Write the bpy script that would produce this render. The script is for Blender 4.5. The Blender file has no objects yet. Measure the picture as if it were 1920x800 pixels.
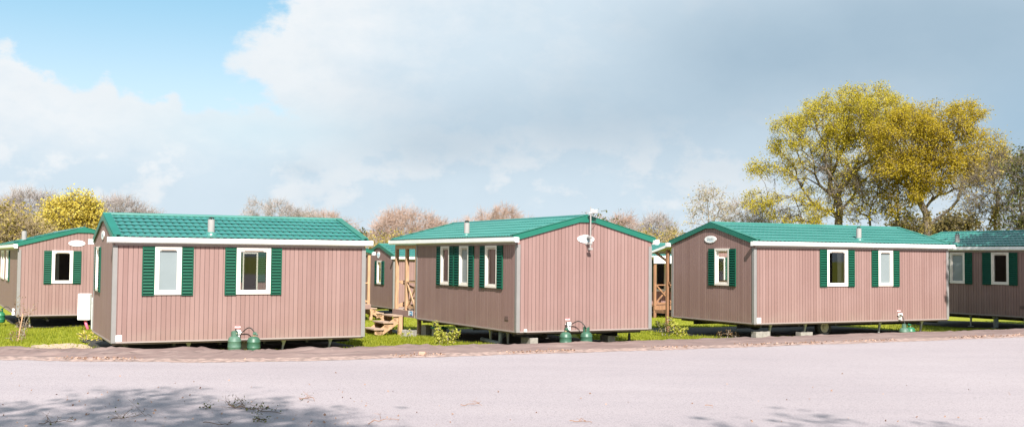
import bpy, math, random
import numpy as np
from mathutils import Vector, Matrix
R = math.radians
random.seed(7)
scene = bpy.context.scene
col = scene.collection

# ------------------------------------------------------------------ camera
F, PITCH, ROLL = 2010.95, 0.041727, 0.008782
CAM = np.array([0.0, 0.0, 2.1])
_c, _s = math.cos(PITCH), math.sin(PITCH)
FW = np.array([0, _c, _s]); _up = np.array([0, -_s, _c]); _rt = np.array([1.0, 0, 0])
_cr, _sr = math.cos(ROLL), math.sin(ROLL)
RT = _cr*_rt + _sr*_up; UP = _cr*_up - _sr*_rt
cd = bpy.data.cameras.new('camera'); cam = bpy.data.objects.new('camera', cd); col.objects.link(cam)
cd.sensor_width = 36; cd.lens = F/1920*36; cd.clip_start = .1; cd.clip_end = 6000
cam.matrix_world = Matrix(((RT[0], UP[0], -FW[0], CAM[0]), (RT[1], UP[1], -FW[1], CAM[1]), (RT[2], UP[2], -FW[2], CAM[2]), (0, 0, 0, 1)))
scene.camera = cam

def ray(px, py):
    return FW + (px-960)/F*RT - (py-400)/F*UP
def at(px, py, d):                      # world point seen in direction (px,py) at distance d along the view axis
    return CAM + ray(px, py)*d
def azel(px, py):
    r = ray(px, py); return math.atan2(r[0], r[1]), math.asin(r[2]/np.linalg.norm(r))

# ------------------------------------------------------------------ materials
def newmat(name):
    m = bpy.data.materials.new(name); m.use_nodes = True
    nt = m.node_tree; nt.nodes.clear()
    out = nt.nodes.new('ShaderNodeOutputMaterial'); b = nt.nodes.new('ShaderNodeBsdfPrincipled')
    nt.links.new(b.outputs[0], out.inputs[0])
    return m, nt, b, out
def mathn(nt, op, a, b=None, c=None, clamp=False):
    n = nt.nodes.new('ShaderNodeMath'); n.operation = op; n.use_clamp = clamp
    for i, v in enumerate((a, b, c)):
        if v is None: continue
        if isinstance(v, (int, float)): n.inputs[i].default_value = v
        else: nt.links.new(v, n.inputs[i])
    return n.outputs[0]
def mixc(nt, f, a, b, blend='MIX'):
    n = nt.nodes.new('ShaderNodeMix'); n.data_type = 'RGBA'; n.blend_type = blend
    for k, v in ((0, f), (6, a), (7, b)):
        if isinstance(v, (int, float)): n.inputs[k].default_value = v
        elif isinstance(v, tuple): n.inputs[k].default_value = (*v, 1)
        else: nt.links.new(v, n.inputs[k])
    return n.outputs[2]
def noise(nt, scale, detail=3, vec=None, rough=.55, sc=None):
    n = nt.nodes.new('ShaderNodeTexNoise'); n.inputs['Scale'].default_value = scale
    n.inputs['Detail'].default_value = detail; n.inputs['Roughness'].default_value = rough
    if vec is None:
        tc = nt.nodes.new('ShaderNodeTexCoord'); vec = tc.outputs['Object']
    if sc:
        mp = nt.nodes.new('ShaderNodeMapping'); mp.inputs['Scale'].default_value = sc
        nt.links.new(vec, mp.inputs[0]); vec = mp.outputs[0]
    nt.links.new(vec, n.inputs['Vector'])
    return n.outputs['Fac']
def ramp(nt, f, lo, hi):
    n = nt.nodes.new('ShaderNodeMapRange'); n.inputs[1].default_value = lo; n.inputs[2].default_value = hi
    nt.links.new(f, n.inputs[0]); return n.outputs[0]
def bump(nt, b, h, strength, dist):
    n = nt.nodes.new('ShaderNodeBump'); n.inputs['Strength'].default_value = strength; n.inputs['Distance'].default_value = dist
    nt.links.new(h, n.inputs['Height']); nt.links.new(n.outputs[0], b.inputs['Normal'])
def plain(name, c, rough=.5, metal=0, var=.12, scale=6, spec=.5, bmp=0, sc=None):
    m, nt, b, o = newmat(name)
    f = noise(nt, scale, 4, sc=sc)
    cc = mixc(nt, ramp(nt, f, .3, .7), tuple(v*(1-var) for v in c), tuple(min(1, v*(1+var)) for v in c))
    nt.links.new(cc, b.inputs['Base Color'])
    b.inputs['Roughness'].default_value = rough; b.inputs['Metallic'].default_value = metal
    b.inputs['Specular IOR Level'].default_value = spec
    if bmp: bump(nt, b, noise(nt, scale*6, 4, sc=sc), bmp, .01)
    return m
def attr(nt, name):
    n = nt.nodes.new('ShaderNodeAttribute'); n.attribute_name = name; return n.outputs['Fac']

M = {}
def cladding():
    m, nt, b, o = newmat('composite_cladding')
    t = attr(nt, 'tint')
    c = mixc(nt, t, (.218, .130, .117), (.272, .172, .156))
    f = noise(nt, 3, 5, sc=(14, 14, .6))
    c = mixc(nt, ramp(nt, f, .25, .75), c, (.315, .205, .19), 'MIX') if False else mixc(nt, mathn(nt, 'MULTIPLY', ramp(nt, f, .3, .75), .35), c, (.195, .116, .104))
    f2 = noise(nt, .9, 4)
    c = mixc(nt, mathn(nt, 'MULTIPLY', ramp(nt, f2, .45, .75), .25), c, (.315, .21, .20))
    # splash dirt low on the wall
    tc = nt.nodes.new('ShaderNodeTexCoord'); sp = nt.nodes.new('ShaderNodeSeparateXYZ'); nt.links.new(tc.outputs['Object'], sp.inputs[0])
    d = mathn(nt, 'MULTIPLY', ramp(nt, sp.outputs[2], .35, 0.0), ramp(nt, noise(nt, 2.3, 5), .4, .75))
    c = mixc(nt, mathn(nt, 'MULTIPLY', d, .35), c, (.30, .25, .21))
    nt.links.new(c, b.inputs['Base Color']); b.inputs['Roughness'].default_value = .62; b.inputs['Specular IOR Level'].default_value = .35
    bump(nt, b, noise(nt, 9, 5, sc=(18, 18, .8)), .25, .004)
    return m
M['clad'] = cladding()
M['groove'] = plain('cladding_groove', (.125, .075, .067), .8)
M['post'] = plain('grey_trim', (.215, .205, .20), .5, var=.05)
M['trim'] = plain('pale_trim', (.30, .245, .23), .5, var=.06)
M['white'] = plain('white_plastic', (.82, .82, .82), .35, var=.04, scale=3)
M['frame'] = plain('cream_window_plastic', (.71, .655, .60), .4, var=.03)
M['beige'] = plain('beige_vent_plastic', (.50, .42, .36), .5)
def roofmat():
    m, nt, b, o = newmat('green_tile_sheet')
    f = noise(nt, 1.1, 5); f2 = noise(nt, 25, 3)
    c = mixc(nt, ramp(nt, f, .3, .7), (.026, .148, .124), (.040, .178, .150))
    c = mixc(nt, mathn(nt, 'MULTIPLY', ramp(nt, f2, .55, .8), .25), c, (.07, .19, .165))
    nt.links.new(c, b.inputs['Base Color']); b.inputs['Roughness'].default_value = .34; b.inputs['Specular IOR Level'].default_value = .6
    return m
M['roof'] = roofmat()
M['rake'] = plain('green_edge_steel', (.007, .125, .085), .42, var=.08, scale=2, spec=.55)
M['shutter'] = plain('green_shutter_plastic', (.003, .070, .040), .55, var=.1, scale=3, spec=.3)
M['galv'] = plain('galvanised_steel', (.52, .53, .53), .45, .35, var=.12, scale=12)
M['flue'] = plain('grey_flue_metal', (.30, .285, .275), .6, .0, var=.08)
M['dark'] = plain('dark_steel', (.035, .033, .03), .6, .2)
M['black'] = plain('black_rubber', (.02, .02, .02), .6)
M['rim'] = plain('cream_wheel_rim', (.45, .40, .30), .5)
M['inside'] = plain('interior_lining', (.20, .165, .13), .8)
M['floor_in'] = plain('interior_floor', (.12, .085, .06), .6)
M['curtain'] = plain('pale_curtain', (.55, .52, .48), .9, sc=(30, 30, .3), scale=2)
M['wood'] = plain('pine_timber', (.42, .255, .15), .7, var=.22, scale=3, sc=(6, 6, 1), bmp=.2)
M['woodgrey'] = plain('weathered_deck_timber', (.33, .23, .17), .8, var=.25, scale=4, sc=(1, 8, 8), bmp=.2)
M['woodbrown'] = plain('brown_timber', (.26, .13, .07), .75, var=.25, scale=3, sc=(6, 6, 1))
M['concrete'] = plain('concrete_block', (.27, .25, .23), .9, var=.2, scale=9, bmp=.5)
M['pvc'] = plain('grey_drain_plastic', (.28, .33, .35), .5)
M['red'] = plain('red_sticker_ink', (.55, .10, .11), .5)
M['blue'] = plain('blue_ink', (.03, .22, .45), .5)
M['paleblue'] = plain('pale_blue_ink', (.30, .55, .70), .5)
M['bottle'] = plain('green_bottle_paint', (.034, .100, .064), .45, var=.22, scale=9)
M['bottlepale'] = plain('pale_green_bottle_paint', (.066, .135, .098), .55, var=.25, scale=9)
M['bottledeep'] = plain('deep_green_bottle_paint', (.015, .135, .062), .45, var=.2, scale=9)
M['brass'] = plain('brass_valve', (.45, .35, .2), .4, .6)
M['pink'] = plain('pink_conduit', (.62, .12, .20), .5)
M['teal'] = plain('teal_lid', (.02, .19, .15), .5)
M['brick'] = plain('broken_brick', (.42, .26, .19), .9, var=.2, bmp=.5)
M['bark'] = plain('oak_bark', (.125, .10, .08), .9, var=.4, scale=5, sc=(1, 1, .4))
M['barkpale'] = plain('pale_bark', (.30, .25, .21), .9, var=.3, scale=3)
M['twigred'] = plain('reddish_twigs', (.38, .265, .215), .9, var=.25, scale=.6)
M['twiggrey'] = plain('grey_twigs', (.32, .275, .26), .9, var=.25, scale=.6)
M['twigtan'] = plain('tan_twigs', (.36, .275, .175), .9, var=.25, scale=.6)
M['drystick'] = plain('dry_stick', (.13, .085, .06), .9, var=.3)
def leafmat(name, a, b_, trans=.35):
    m, nt, b, o = newmat(name)
    c = mixc(nt, attr(nt, 'tint'), a, b_)
    nt.links.new(c, b.inputs['Base Color']); b.inputs['Roughness'].default_value = .6; b.inputs['Specular IOR Level'].default_value = .3
    tr = nt.nodes.new('ShaderNodeBsdfTranslucent'); nt.links.new(c, tr.inputs[0])
    mx = nt.nodes.new('ShaderNodeMixShader'); mx.inputs[0].default_value = trans
    nt.links.new(b.outputs[0], mx.inputs[1]); nt.links.new(tr.outputs[0], mx.inputs[2]); nt.links.new(mx.outputs[0], o.inputs[0])
    return m
M['leafoak'] = leafmat('young_oak_leaves', (.40, .325, .020), (.55, .455, .042), .5)
M['leafoak2'] = leafmat('amber_oak_leaves', (.375, .280, .016), (.51, .39, .032), .5)
M['leafyellow'] = leafmat('yellow_spring_leaves', (.50, .39, .05), (.72, .59, .13), .45)
M['leafolive'] = leafmat('olive_scrub_leaves', (.26, .21, .045), (.44, .34, .10), .4)
M['leafivy'] = leafmat('ivy_leaves', (.040, .050, .012), (.15, .15, .03))
M['leafcypress'] = leafmat('cypress_needles', (.085, .075, .025), (.20, .15, .05))
M['leafpale'] = leafmat('pale_budding_leaves', (.32, .27, .15), (.42, .37, .22))
M['leafbush'] = leafmat('yellow_green_bush_leaves', (.24, .27, .03), (.56, .53, .11), .4)
M['leafred'] = leafmat('bronze_sapling_leaves', (.16, .10, .05), (.30, .19, .09))
M['grassblade'] = leafmat('grass_blades', (.15, .19, .010), (.33, .335, .030), .4)
M['litter'] = leafmat('dry_leaf_litter', (.16, .085, .055), (.46, .31, .24), .1)

def glassmat():
    m, nt, b, o = newmat('window_glass'); nt.nodes.remove(b)
    t = nt.nodes.new('ShaderNodeBsdfTransparent'); t.inputs[0].default_value = (.62, .64, .63, 1)
    g = nt.nodes.new('ShaderNodeBsdfGlossy'); g.inputs['Roughness'].default_value = .02; g.inputs[0].default_value = (1, 1, 1, 1)
    fr = nt.nodes.new('ShaderNodeFresnel'); fr.inputs[0].default_value = 1.5
    f = mathn(nt, 'MULTIPLY_ADD', fr.outputs[0], 1.3, .02, clamp=True)
    mx = nt.nodes.new('ShaderNodeMixShader'); nt.links.new(f, mx.inputs[0])
    nt.links.new(t.outputs[0], mx.inputs[1]); nt.links.new(g.outputs[0], mx.inputs[2]); nt.links.new(mx.outputs[0], o.inputs[0])
    return m
M['glass'] = glassmat()
M['frost'] = plain('frosted_glass', (.205, .240, .250), .25, var=.05, scale=1.5, spec=.6)

# ------------------------------------------------------------------ mesh builder
class MB:
    def __init__(s): s.v = []; s.f = []; s.t = []; s.m = []; s.mi = 0; s.tint = .5
    def face(s, pts, tint=None):
        n = len(s.v); s.v.extend([tuple(p) for p in pts]); s.f.append(tuple(range(n, n+len(pts))))
        s.t.append(s.tint if tint is None else tint); s.m.append(s.mi)
    def quads(s, idx, base):
        for q in idx: s.f.append(tuple(base+i for i in q)); s.t.append(s.tint); s.m.append(s.mi)
    def box(s, a, b):
        x0, y0, z0 = a; x1, y1, z1 = b; n = len(s.v)
        s.v += [(x0, y0, z0), (x1, y0, z0), (x1, y1, z0), (x0, y1, z0), (x0, y0, z1), (x1, y0, z1), (x1, y1, z1), (x0, y1, z1)]
        s.quads([(0, 3, 2, 1), (4, 5, 6, 7), (0, 1, 5, 4), (1, 2, 6, 5), (2, 3, 7, 6), (3, 0, 4, 7)], n)
    def beam(s, p0, p1, w, h, up=(0, 0, 1)):
        p0 = Vector(p0); p1 = Vector(p1); d = (p1-p0).normalized(); u = Vector(up)
        sd = d.cross(u)
        if sd.length < 1e-4: sd = d.cross(Vector((0, 1, 0)))
        sd.normalize(); u = sd.cross(d).normalized(); n = len(s.v)
        for p in (p0, p1):
            for a, b in ((-1, -1), (1, -1), (1, 1), (-1, 1)): s.v.append(tuple(p+sd*a*w/2+u*b*h/2))
        s.quads([(0, 1, 2, 3), (7, 6, 5, 4), (0, 4, 5, 1), (1, 5, 6, 2), (2, 6, 7, 3), (3, 7, 4, 0)], n)
    def prism(s, poly, off):                       # poly: list of 3d points, extruded by vector off
        n = len(s.v); k = len(poly); off = Vector(off)
        s.v += [tuple(p) for p in poly] + [tuple(Vector(p)+off) for p in poly]
        s.quads([tuple(range(k))[::-1], tuple(range(k, 2*k))] + [(i, (i+1) % k, k+(i+1) % k, k+i) for i in range(k)], n)
    def tube(s, pts, r, sides=8, caps=True):
        pts = [Vector(p) for p in pts]; n = len(s.v); k = len(pts)
        rr = r if isinstance(r, (list, tuple)) else [r]*k
        ref = None
        for i, p in enumerate(pts):
            d = (pts[min(i+1, k-1)]-pts[max(i-1, 0)]).normalized()
            if ref is None: ref = d.orthogonal().normalized()
            ref = (ref-d*ref.dot(d)).normalized(); b = d.cross(ref)
            for j in range(sides):
                a = 2*math.pi*j/sides; s.v.append(tuple(p+(ref*math.cos(a)+b*math.sin(a))*rr[i]))
        q = [(i*sides+j, i*sides+(j+1) % sides, (i+1)*sides+(j+1) % sides, (i+1)*sides+j) for i in range(k-1) for j in range(sides)]
        if caps: q += [tuple(range(sides))[::-1], tuple(range((k-1)*sides, k*sides))]
        s.quads(q, n)
    def lathe(s, prof, c=(0, 0, 0), sides=24):
        n = len(s.v); k = len(prof)
        for r, z in prof:
            for j in range(sides):
                a = 2*math.pi*j/sides; s.v.append((c[0]+r*math.cos(a), c[1]+r*math.sin(a), c[2]+z))
        q = [(i*sides+j, i*sides+(j+1) % sides, (i+1)*sides+(j+1) % sides, (i+1)*sides+j) for i in range(k-1) for j in range(sides)]
        q += [tuple(range(sides))[::-1], tuple(range((k-1)*sides, k*sides))]
        s.quads(q, n)
    def build(s, name, mats, parent=None, smooth=False, bevel=0):
        me = bpy.data.meshes.new(name); me.from_pydata(s.v, [], s.f); me.update()
        a = me.attributes.new('tint', 'FLOAT', 'FACE'); a.data.foreach_set('value', s.t)
        for mm in (mats if isinstance(mats, (list, tuple)) else [mats]): me.materials.append(mm)
        if max(s.m, default=0): me.polygons.foreach_set('material_index', s.m)
        if smooth: me.polygons.foreach_set('use_smooth', [True]*len(me.polygons))
        o = bpy.data.objects.new(name, me); col.objects.link(o)
        if parent: o.parent = parent
        if bevel:
            md = o.modifiers.new('bevel', 'BEVEL'); md.width = bevel; md.segments = 2; md.limit_method = 'ANGLE'
        return o
def arr_mesh(name, v, f, mat, parent=None, tint=None, smooth=False):
    me = bpy.data.meshes.new(name); v = np.asarray(v, dtype=np.float32); f = np.asarray(f, dtype=np.int32)
    nv, nf, k = len(v), len(f), f.shape[1]
    me.vertices.add(nv); me.vertices.foreach_set('co', v.ravel())
    me.loops.add(nf*k); me.loops.foreach_set('vertex_index', f.ravel())
    me.polygons.add(nf); me.polygons.foreach_set('loop_start', np.arange(0, nf*k, k, dtype=np.int32))
    me.update(calc_edges=True); me.validate()
    if tint is not None:
        a = me.attributes.new('tint', 'FLOAT', 'FACE'); a.data.foreach_set('value', np.asarray(tint, dtype=np.float32))
    if smooth: me.polygons.foreach_set('use_smooth', [True]*len(me.polygons))
    me.materials.append(mat)
    o = bpy.data.objects.new(name, me); col.objects.link(o)
    if parent: o.parent = parent
    return o
def tag(o, label, cat, group=None):
    o['label'] = label; o['category'] = cat
    if group: o['group'] = group
    return o
def empty(name, loc, rz=0):
    o = bpy.data.objects.new(name, None); col.objects.link(o); o.location = Vector(loc); o.rotation_euler = (0, 0, rz)
    o.empty_display_size = .3; return o
def kind(o, k): o['kind'] = k; return o

# ------------------------------------------------------------------ terrain
KERB = np.array([(-60, 26.), (-16, 22.2), (-10.24, 21.6), (-7.5, 21.4), (-4.88, 21.55), (-1.85, 23.0), (3.67, 25.4), (8.85, 27.9), (14.7, 30.85), (60, 53.6)])
def sdist(x, y):
    x = np.asarray(x, float); y = np.asarray(y, float); best = np.full(x.shape, 1e9); sg = np.ones(x.shape)
    for a, b in zip(KERB[:-1], KERB[1:]):
        d = b-a; L2 = d@d
        t = np.clip(((x-a[0])*d[0]+(y-a[1])*d[1])/L2, 0, 1)
        ex = x-(a[0]+t*d[0]); ey = y-(a[1]+t*d[1]); ds = np.hypot(ex, ey)
        cr = d[0]*(y-a[1])-d[1]*(x-a[0])
        up = ds < best-1e-9
        best = np.where(up, ds, best); sg = np.where(up, np.sign(cr), sg)
    return best*sg
SP = [-5, -.05, .25, .9, 1.75, 2.15, 2.5, 9.6, 17, 26, 45]
ZP = [-.05, -.04, .0, .035, .020, -.10, -.13, -.27, -.38, -.58, -.7]
def gz(x, y):
    s = sdist(x, y); z = np.interp(s, SP, ZP)
    m = np.clip((s-2.6)/2, 0, 1)
    return z + m*.035*(np.sin(np.asarray(x)*1.3+np.asarray(y)*.7)+np.sin(np.asarray(x)*.55-np.asarray(y)*1.1))*.5
def gz1(x, y): return float(gz(np.array([x]), np.array([y]))[0])
_al = np.array([math.cos(.468), math.sin(.468)]); _de = np.array([-_al[1], _al[0]])
us = np.concatenate([[-3000, -900, -300, -120, -60], np.arange(-34, 44, .4), [60, 120, 300, 900, 3000]])
vs = np.concatenate([[-2500, -600, -200, -60, -20, 0, 8], np.arange(14, 30, .2), np.arange(30, 60, .8), [70, 100, 180, 350, 800, 1800, 4000]])
UU, VV = np.meshgrid(us, vs)
GX = UU*_al[0]+VV*_de[0]; GY = UU*_al[1]+VV*_de[1]; GZ = gz(GX, GY)
nu, nv_ = len(us), len(vs)
idx = np.arange(nu*nv_).reshape(nv_, nu)
fq = np.stack([idx[:-1, :-1], idx[:-1, 1:], idx[1:, 1:], idx[1:, :-1]], -1).reshape(-1, 4)
def grassmat():
    m, nt, b, o = newmat('grass_turf')
    a = noise(nt, .55, 5); c = noise(nt, 14, 4, sc=(1, 1, 1)); e = noise(nt, 90, 2)
    k = mixc(nt, ramp(nt, a, .3, .7), (.195, .215, .012), (.27, .265, .022))
    k = mixc(nt, mathn(nt, 'MULTIPLY', ramp(nt, c, .35, .75), .6), k, (.26, .27, .03))
    k = mixc(nt, mathn(nt, 'MULTIPLY', ramp(nt, e, .5, .8), .45), k, (.075, .09, .008))
    nt.links.new(k, b.inputs['Base Color']); b.inputs['Roughness'].default_value = .85; b.inputs['Specular IOR Level'].default_value = .15
    bump(nt, b, e, .6, .03)
    return m
kind(arr_mesh('ground', np.stack([GX, GY, GZ], -1).reshape(-1, 3), fq, grassmat(), smooth=True), 'structure')

def asphaltmat():
    m, nt, b, o = newmat('pale_asphalt')
    a = noise(nt, .16, 5); g = noise(nt, 55, 3, rough=.7); g2 = noise(nt, 160, 2); st = noise(nt, .5, 4, sc=(.35, 2.2, 1))
    vo = nt.nodes.new('ShaderNodeTexVoronoi'); vo.inputs['Scale'].default_value = 75
    tc = nt.nodes.new('ShaderNodeTexCoord'); nt.links.new(tc.outputs['Object'], vo.inputs['Vector'])
    c = mixc(nt, ramp(nt, a, .3, .7), (.318, .273, .282), (.370, .320, .328))
    c = mixc(nt, mathn(nt, 'MULTIPLY', ramp(nt, st, .42, .72), .22), c, (.245, .215, .235))
    c = mixc(nt, mathn(nt, 'MULTIPLY', ramp(nt, g, .46, .72), .7), c, (.16, .13, .15))
    c = mixc(nt, mathn(nt, 'MULTIPLY', ramp(nt, g2, .55, .8), .5), c, (.52, .49, .50))
    sp = nt.nodes.new('ShaderNodeSeparateColor'); nt.links.new(vo.outputs['Color'], sp.inputs[0])
    c = mixc(nt, mathn(nt, 'MULTIPLY', mathn(nt, 'GREATER_THAN', sp.outputs[0], .82), .45), c, (.12, .10, .115))
    w_ = noise(nt, .35, 6, sc=(.25, 1.3, 1), rough=.65); c = mixc(nt, mathn(nt, 'MULTIPLY', ramp(nt, w_, .56, .72), .16), c, (.19, .155, .17))
    nt.links.new(c, b.inputs['Base Color']); b.inputs['Roughness'].default_value = .88; b.inputs['Specular IOR Level'].default_value = .25
    bump(nt, b, g, .5, .012)
    return m
rx = np.concatenate([np.linspace(-60, -17, 12), np.arange(-16, 16, .25), np.linspace(17, 60, 12)])
ky = np.interp(rx, KERB[:, 0], KERB[:, 1]) + .05*np.sin(rx*1.9)+.03*np.sin(rx*4.7+1)
rows = [-120, -40, -10, 0, 6, 10, 14, 18, None]
rv = np.array([(x, (k if r is None else r), .0) for r in rows for x, k in zip(rx, ky)])
ri = np.arange(len(rv)).reshape(len(rows), len(rx))
kind(arr_mesh('road', rv, np.stack([ri[:-1, :-1], ri[:-1, 1:], ri[1:, 1:], ri[1:, :-1]], -1).reshape(-1, 4), asphaltmat()), 'structure')

# offset curve along the kerb
def kerbpt(t):                                     # t: metres along the x axis of the kerb
    x = t; y = np.interp(x, KERB[:, 0], KERB[:, 1]); e = 1.2
    y = (y+np.interp(x-e, KERB[:, 0], KERB[:, 1])+np.interp(x+e, KERB[:, 0], KERB[:, 1]))/3
    dx = 2*e; dy = np.interp(x+e, KERB[:, 0], KERB[:, 1])-np.interp(x-e, KERB[:, 0], KERB[:, 1])
    L = math.hypot(dx, dy); return x, y, -dy/L, dx/L
# crumbling soil edge between road and sheet
rng = np.random.default_rng(5)
mb_v = []; ts = np.arange(-20, 22, .12)
for i, t in enumerate(ts):
    x, y, nx, ny = kerbpt(t)
    w0 = -.10-.10*abs(math.sin(t*1.3))-.13*rng.random(); w1 = .20
    for k in range(5):
        w = w0+(w1-w0)*k/4; z = (.004 if k == 0 else .012+.02*rng.random()) + max(0, w)*.06
        mb_v.append((x+nx*w, y+ny*w, z))
ii = np.arange(len(mb_v)).reshape(len(ts), 5)
msoil = plain('crumbly_soil', (.27, .19, .165), .95, var=.45, scale=7, bmp=.8)
kind(arr_mesh('soil_edge', mb_v, np.stack([ii[:-1, :-1], ii[1:, :-1], ii[1:, 1:], ii[:-1, 1:]], -1).reshape(-1, 4), msoil), 'structure')
# scattered bits of soil and dry leaf along the edge
def scatter_leaves(name, pts, size, mat, rng, up=.6, aspect=(.5, 1.0), nbias=(0, -.25, .6), parent=None):
    n = len(pts); pts = np.asarray(pts)
    nr = rng.normal(size=(n, 3))*.75+np.array(nbias); nr /= np.linalg.norm(nr, axis=1)[:, None]
    a = rng.normal(size=(n, 3)); a -= nr*np.sum(a*nr, 1)[:, None]; a /= np.linalg.norm(a, axis=1)[:, None]
    b = np.cross(nr, a)
    s = size*(.6+.8*rng.random(n))[:, None]; w = s*rng.uniform(*aspect, n)[:, None]
    v = np.stack([pts-a*s*.5, pts+b*w*.5, pts+a*s*.5, pts-b*w*.5], 1).reshape(-1, 3)
    return arr_mesh(name, v, np.arange(4*n).reshape(n, 4), mat, parent, rng.random(n))
pts = []
for _ in range(3600):
    t = rng.uniform(-19, 20); x, y, nx, ny = kerbpt(t); w = .02+rng.normal()*.09
    if math.sin(t*2.1)+math.sin(t*.83+2) < (-.6 if t > 1 else .2)+rng.random(): continue
    pts.append((x+nx*w, y+ny*w, .02+.03*rng.random()+max(0, w)*.07))
kind(scatter_leaves('leaf_litter', pts, .046, M['litter'], rng), 'stuff')

# ground membrane
def sheetmat():
    m, nt, b, o = newmat('ground_membrane')
    tc = nt.nodes.new('ShaderNodeTexCoord'); mp = nt.nodes.new('ShaderNodeMapping'); mp.inputs['Rotation'].default_value = (0, 0, -.44); nt.links.new(tc.outputs['Object'], mp.inputs[0]); v = mp.outputs[0]
    a = noise(nt, .7, 5, v); s_ = noise(nt, 1.0, 5, v, sc=(.35, 5.5, 1)); s2 = noise(nt, 1.0, 4, v, sc=(.8, 13, 1)); w = noise(nt, 240, 2)
    c = mixc(nt, ramp(nt, a, .3, .7), (.150, .102, .094), (.196, .140, .128))
    c = mixc(nt, mathn(nt, 'MULTIPLY', ramp(nt, s_, .45, .70), .55), c, (.265, .198, .178))  # light and dark streaks paint in the shading of folds
    c = mixc(nt, mathn(nt, 'MULTIPLY', ramp(nt, s2, .55, .75), .45), c, (.080, .058, .060))
    f = noise(nt, 3.2, 5); c = mixc(nt, mathn(nt, 'MULTIPLY', ramp(nt, f, .66, .8), .45), c, (.36, .28, .23))
    nt.links.new(c, b.inputs['Base Color']); b.inputs['Roughness'].default_value = .65; b.inputs['Specular IOR Level'].default_value = .2
    bump(nt, b, s2, .5, .03)
    return m
from mathutils import noise as mn
ts = np.arange(-20, 40, .09); nw = 34; sv = []
for t in ts:
    x, y, nx, ny = kerbpt(t)
    e0 = .06+.05*math.sin(t*1.7)+.06*mn.noise((t*.9, 3.1, 0)); e1 = 2.02+.10*mn.noise((t*.6, 9.3, 0))+.05*mn.noise((t*2.2, 5.5, 0))
    amp = 1.0 if t > -1 else 1.7
    for k in range(nw):
        f = k/(nw-1); w = e0+(e1-e0)*f
        px, py = x+nx*w, y+ny*w
        z = np.interp(w, SP, ZP)+.018
        q = t*.95+.5*mn.noise((t*.4, w*.7, 2))
        rid = 1-abs(mn.noise((q*.55+w*.75, w*2.3-q*.35, 1.7)))*2.4          # oblique folds
        rid2 = 1-abs(mn.noise((t*.35, w*4.6+.25*mn.noise((t, w, 0)), 6.1)))*2.6   # long folds
        z += amp*(.032*max(0, rid)**2.6 + .034*max(0, rid2)**3 + .012*mn.noise((t*1.1, w*1.3, 8)))*min(1, f*5)
        if k == 0: z = .012
        if k == nw-1: z -= .07
        sv.append((px, py, z))
ii = np.arange(len(sv)).reshape(len(ts), nw)
sh = arr_mesh('ground_sheet', sv, np.stack([ii[:-1, :-1], ii[1:, :-1], ii[1:, 1:], ii[:-1, 1:]], -1).reshape(-1, 4), sheetmat(), smooth=True)
tag(sh, 'long wrinkled brown plastic membrane laid along the edge of the pale road', 'plastic sheet')

# gravel patch on the left
gv = []
def zpt(px, py, z): r = ray(px, py); return CAM+r*((z-CAM[2])/r[2])
for a in range(16):
    px = 52+(205-52)*a/15; f = math.sin(math.pi*a/15)**.6
    for k in range(7):
        q = zpt(px+3*math.sin(k*2.1+a), 651-(11*f+1.4*math.sin(a*2.7)+1.2*math.sin(a*1.1))*k/6, -.14); gv.append((q[0], q[1], gz1(q[0], q[1])+.012))
gi = np.arange(len(gv)).reshape(16, 7)
kind(arr_mesh('gravel_path', gv, np.stack([gi[:-1, :-1], gi[1:, :-1], gi[1:, 1:], gi[:-1, 1:]], -1).reshape(-1, 4), plain('sandy_gravel', (.42, .31, .21), .95, var=.35, scale=14, bmp=.8)), 'structure')

# ------------------------------------------------------------------ mobile homes
W, HG, APEX = 4.0, 2.3286, 2.872
GO = .13                                     # gutter line in front of the wall
SL = (APEX-HG)/(W/2+GO)
def gable_top(u): return HG-.03+SL*(min(u, W-u)+GO)-.02
def intervals(z0, z1, holes):
    segs = [(z0, z1)]
    for a, b in sorted(holes):
        out = []
        for s, e in segs:
            if b <= s or a >= e: out.append((s, e)); continue
            if a > s: out.append((s, a))
            if b < e: out.append((b, e))
        segs = out
    return segs
def clad_wall(width, topf, holes, mp, seed, pw=.105):
    """planks with real grooves; mp maps (u, z, outward) to xyz"""
    r = random.Random(seed); mb = MB(); n = max(2, round(width/pw))
    if n % 2: n += 1
    pw = width/n; g = .0048
    for i in range(n):
        a, b = i*pw+g, (i+1)*pw-g; tint = min(1, max(0, r.gauss(.5, .24)))
        if r.random() < .04: tint = min(1, tint+.45)
        cuts = sorted({a, b} | {h[k] for h in holes for k in (0, 1) if a < h[k] < b})
        for u0, u1 in zip(cuts[:-1], cuts[1:]):
            hs = [(h[2], h[3]) for h in holes if h[0] < (u0+u1)/2 < h[1]]
            tp = min(topf(u0), topf(u1))
            segs = intervals(0, tp, hs)
            for k, (z0, z1) in enumerate(segs):
                t0, t1 = (topf(u0), topf(u1)) if z1 == tp else (z1, z1)
                mb.mi = 0
                mb.face([mp(u0, z0, 0), mp(u1, z0, 0), mp(u1, t1, 0), mp(u0, t0, 0)], tint)
                mb.mi = 1
                mb.face([mp(u0, z0, 0), mp(u0, t0, 0), mp(u0, t0, -.014), mp(u0, z0, -.014)], tint)
                mb.face([mp(u1, z0, 0), mp(u1, t1, 0), mp(u1, t1, -.014), mp(u1, z0, -.014)], tint)
    backing(mb, width, topf, holes, mp, -.014); mb.m[-1] = 1
    return mb
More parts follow.
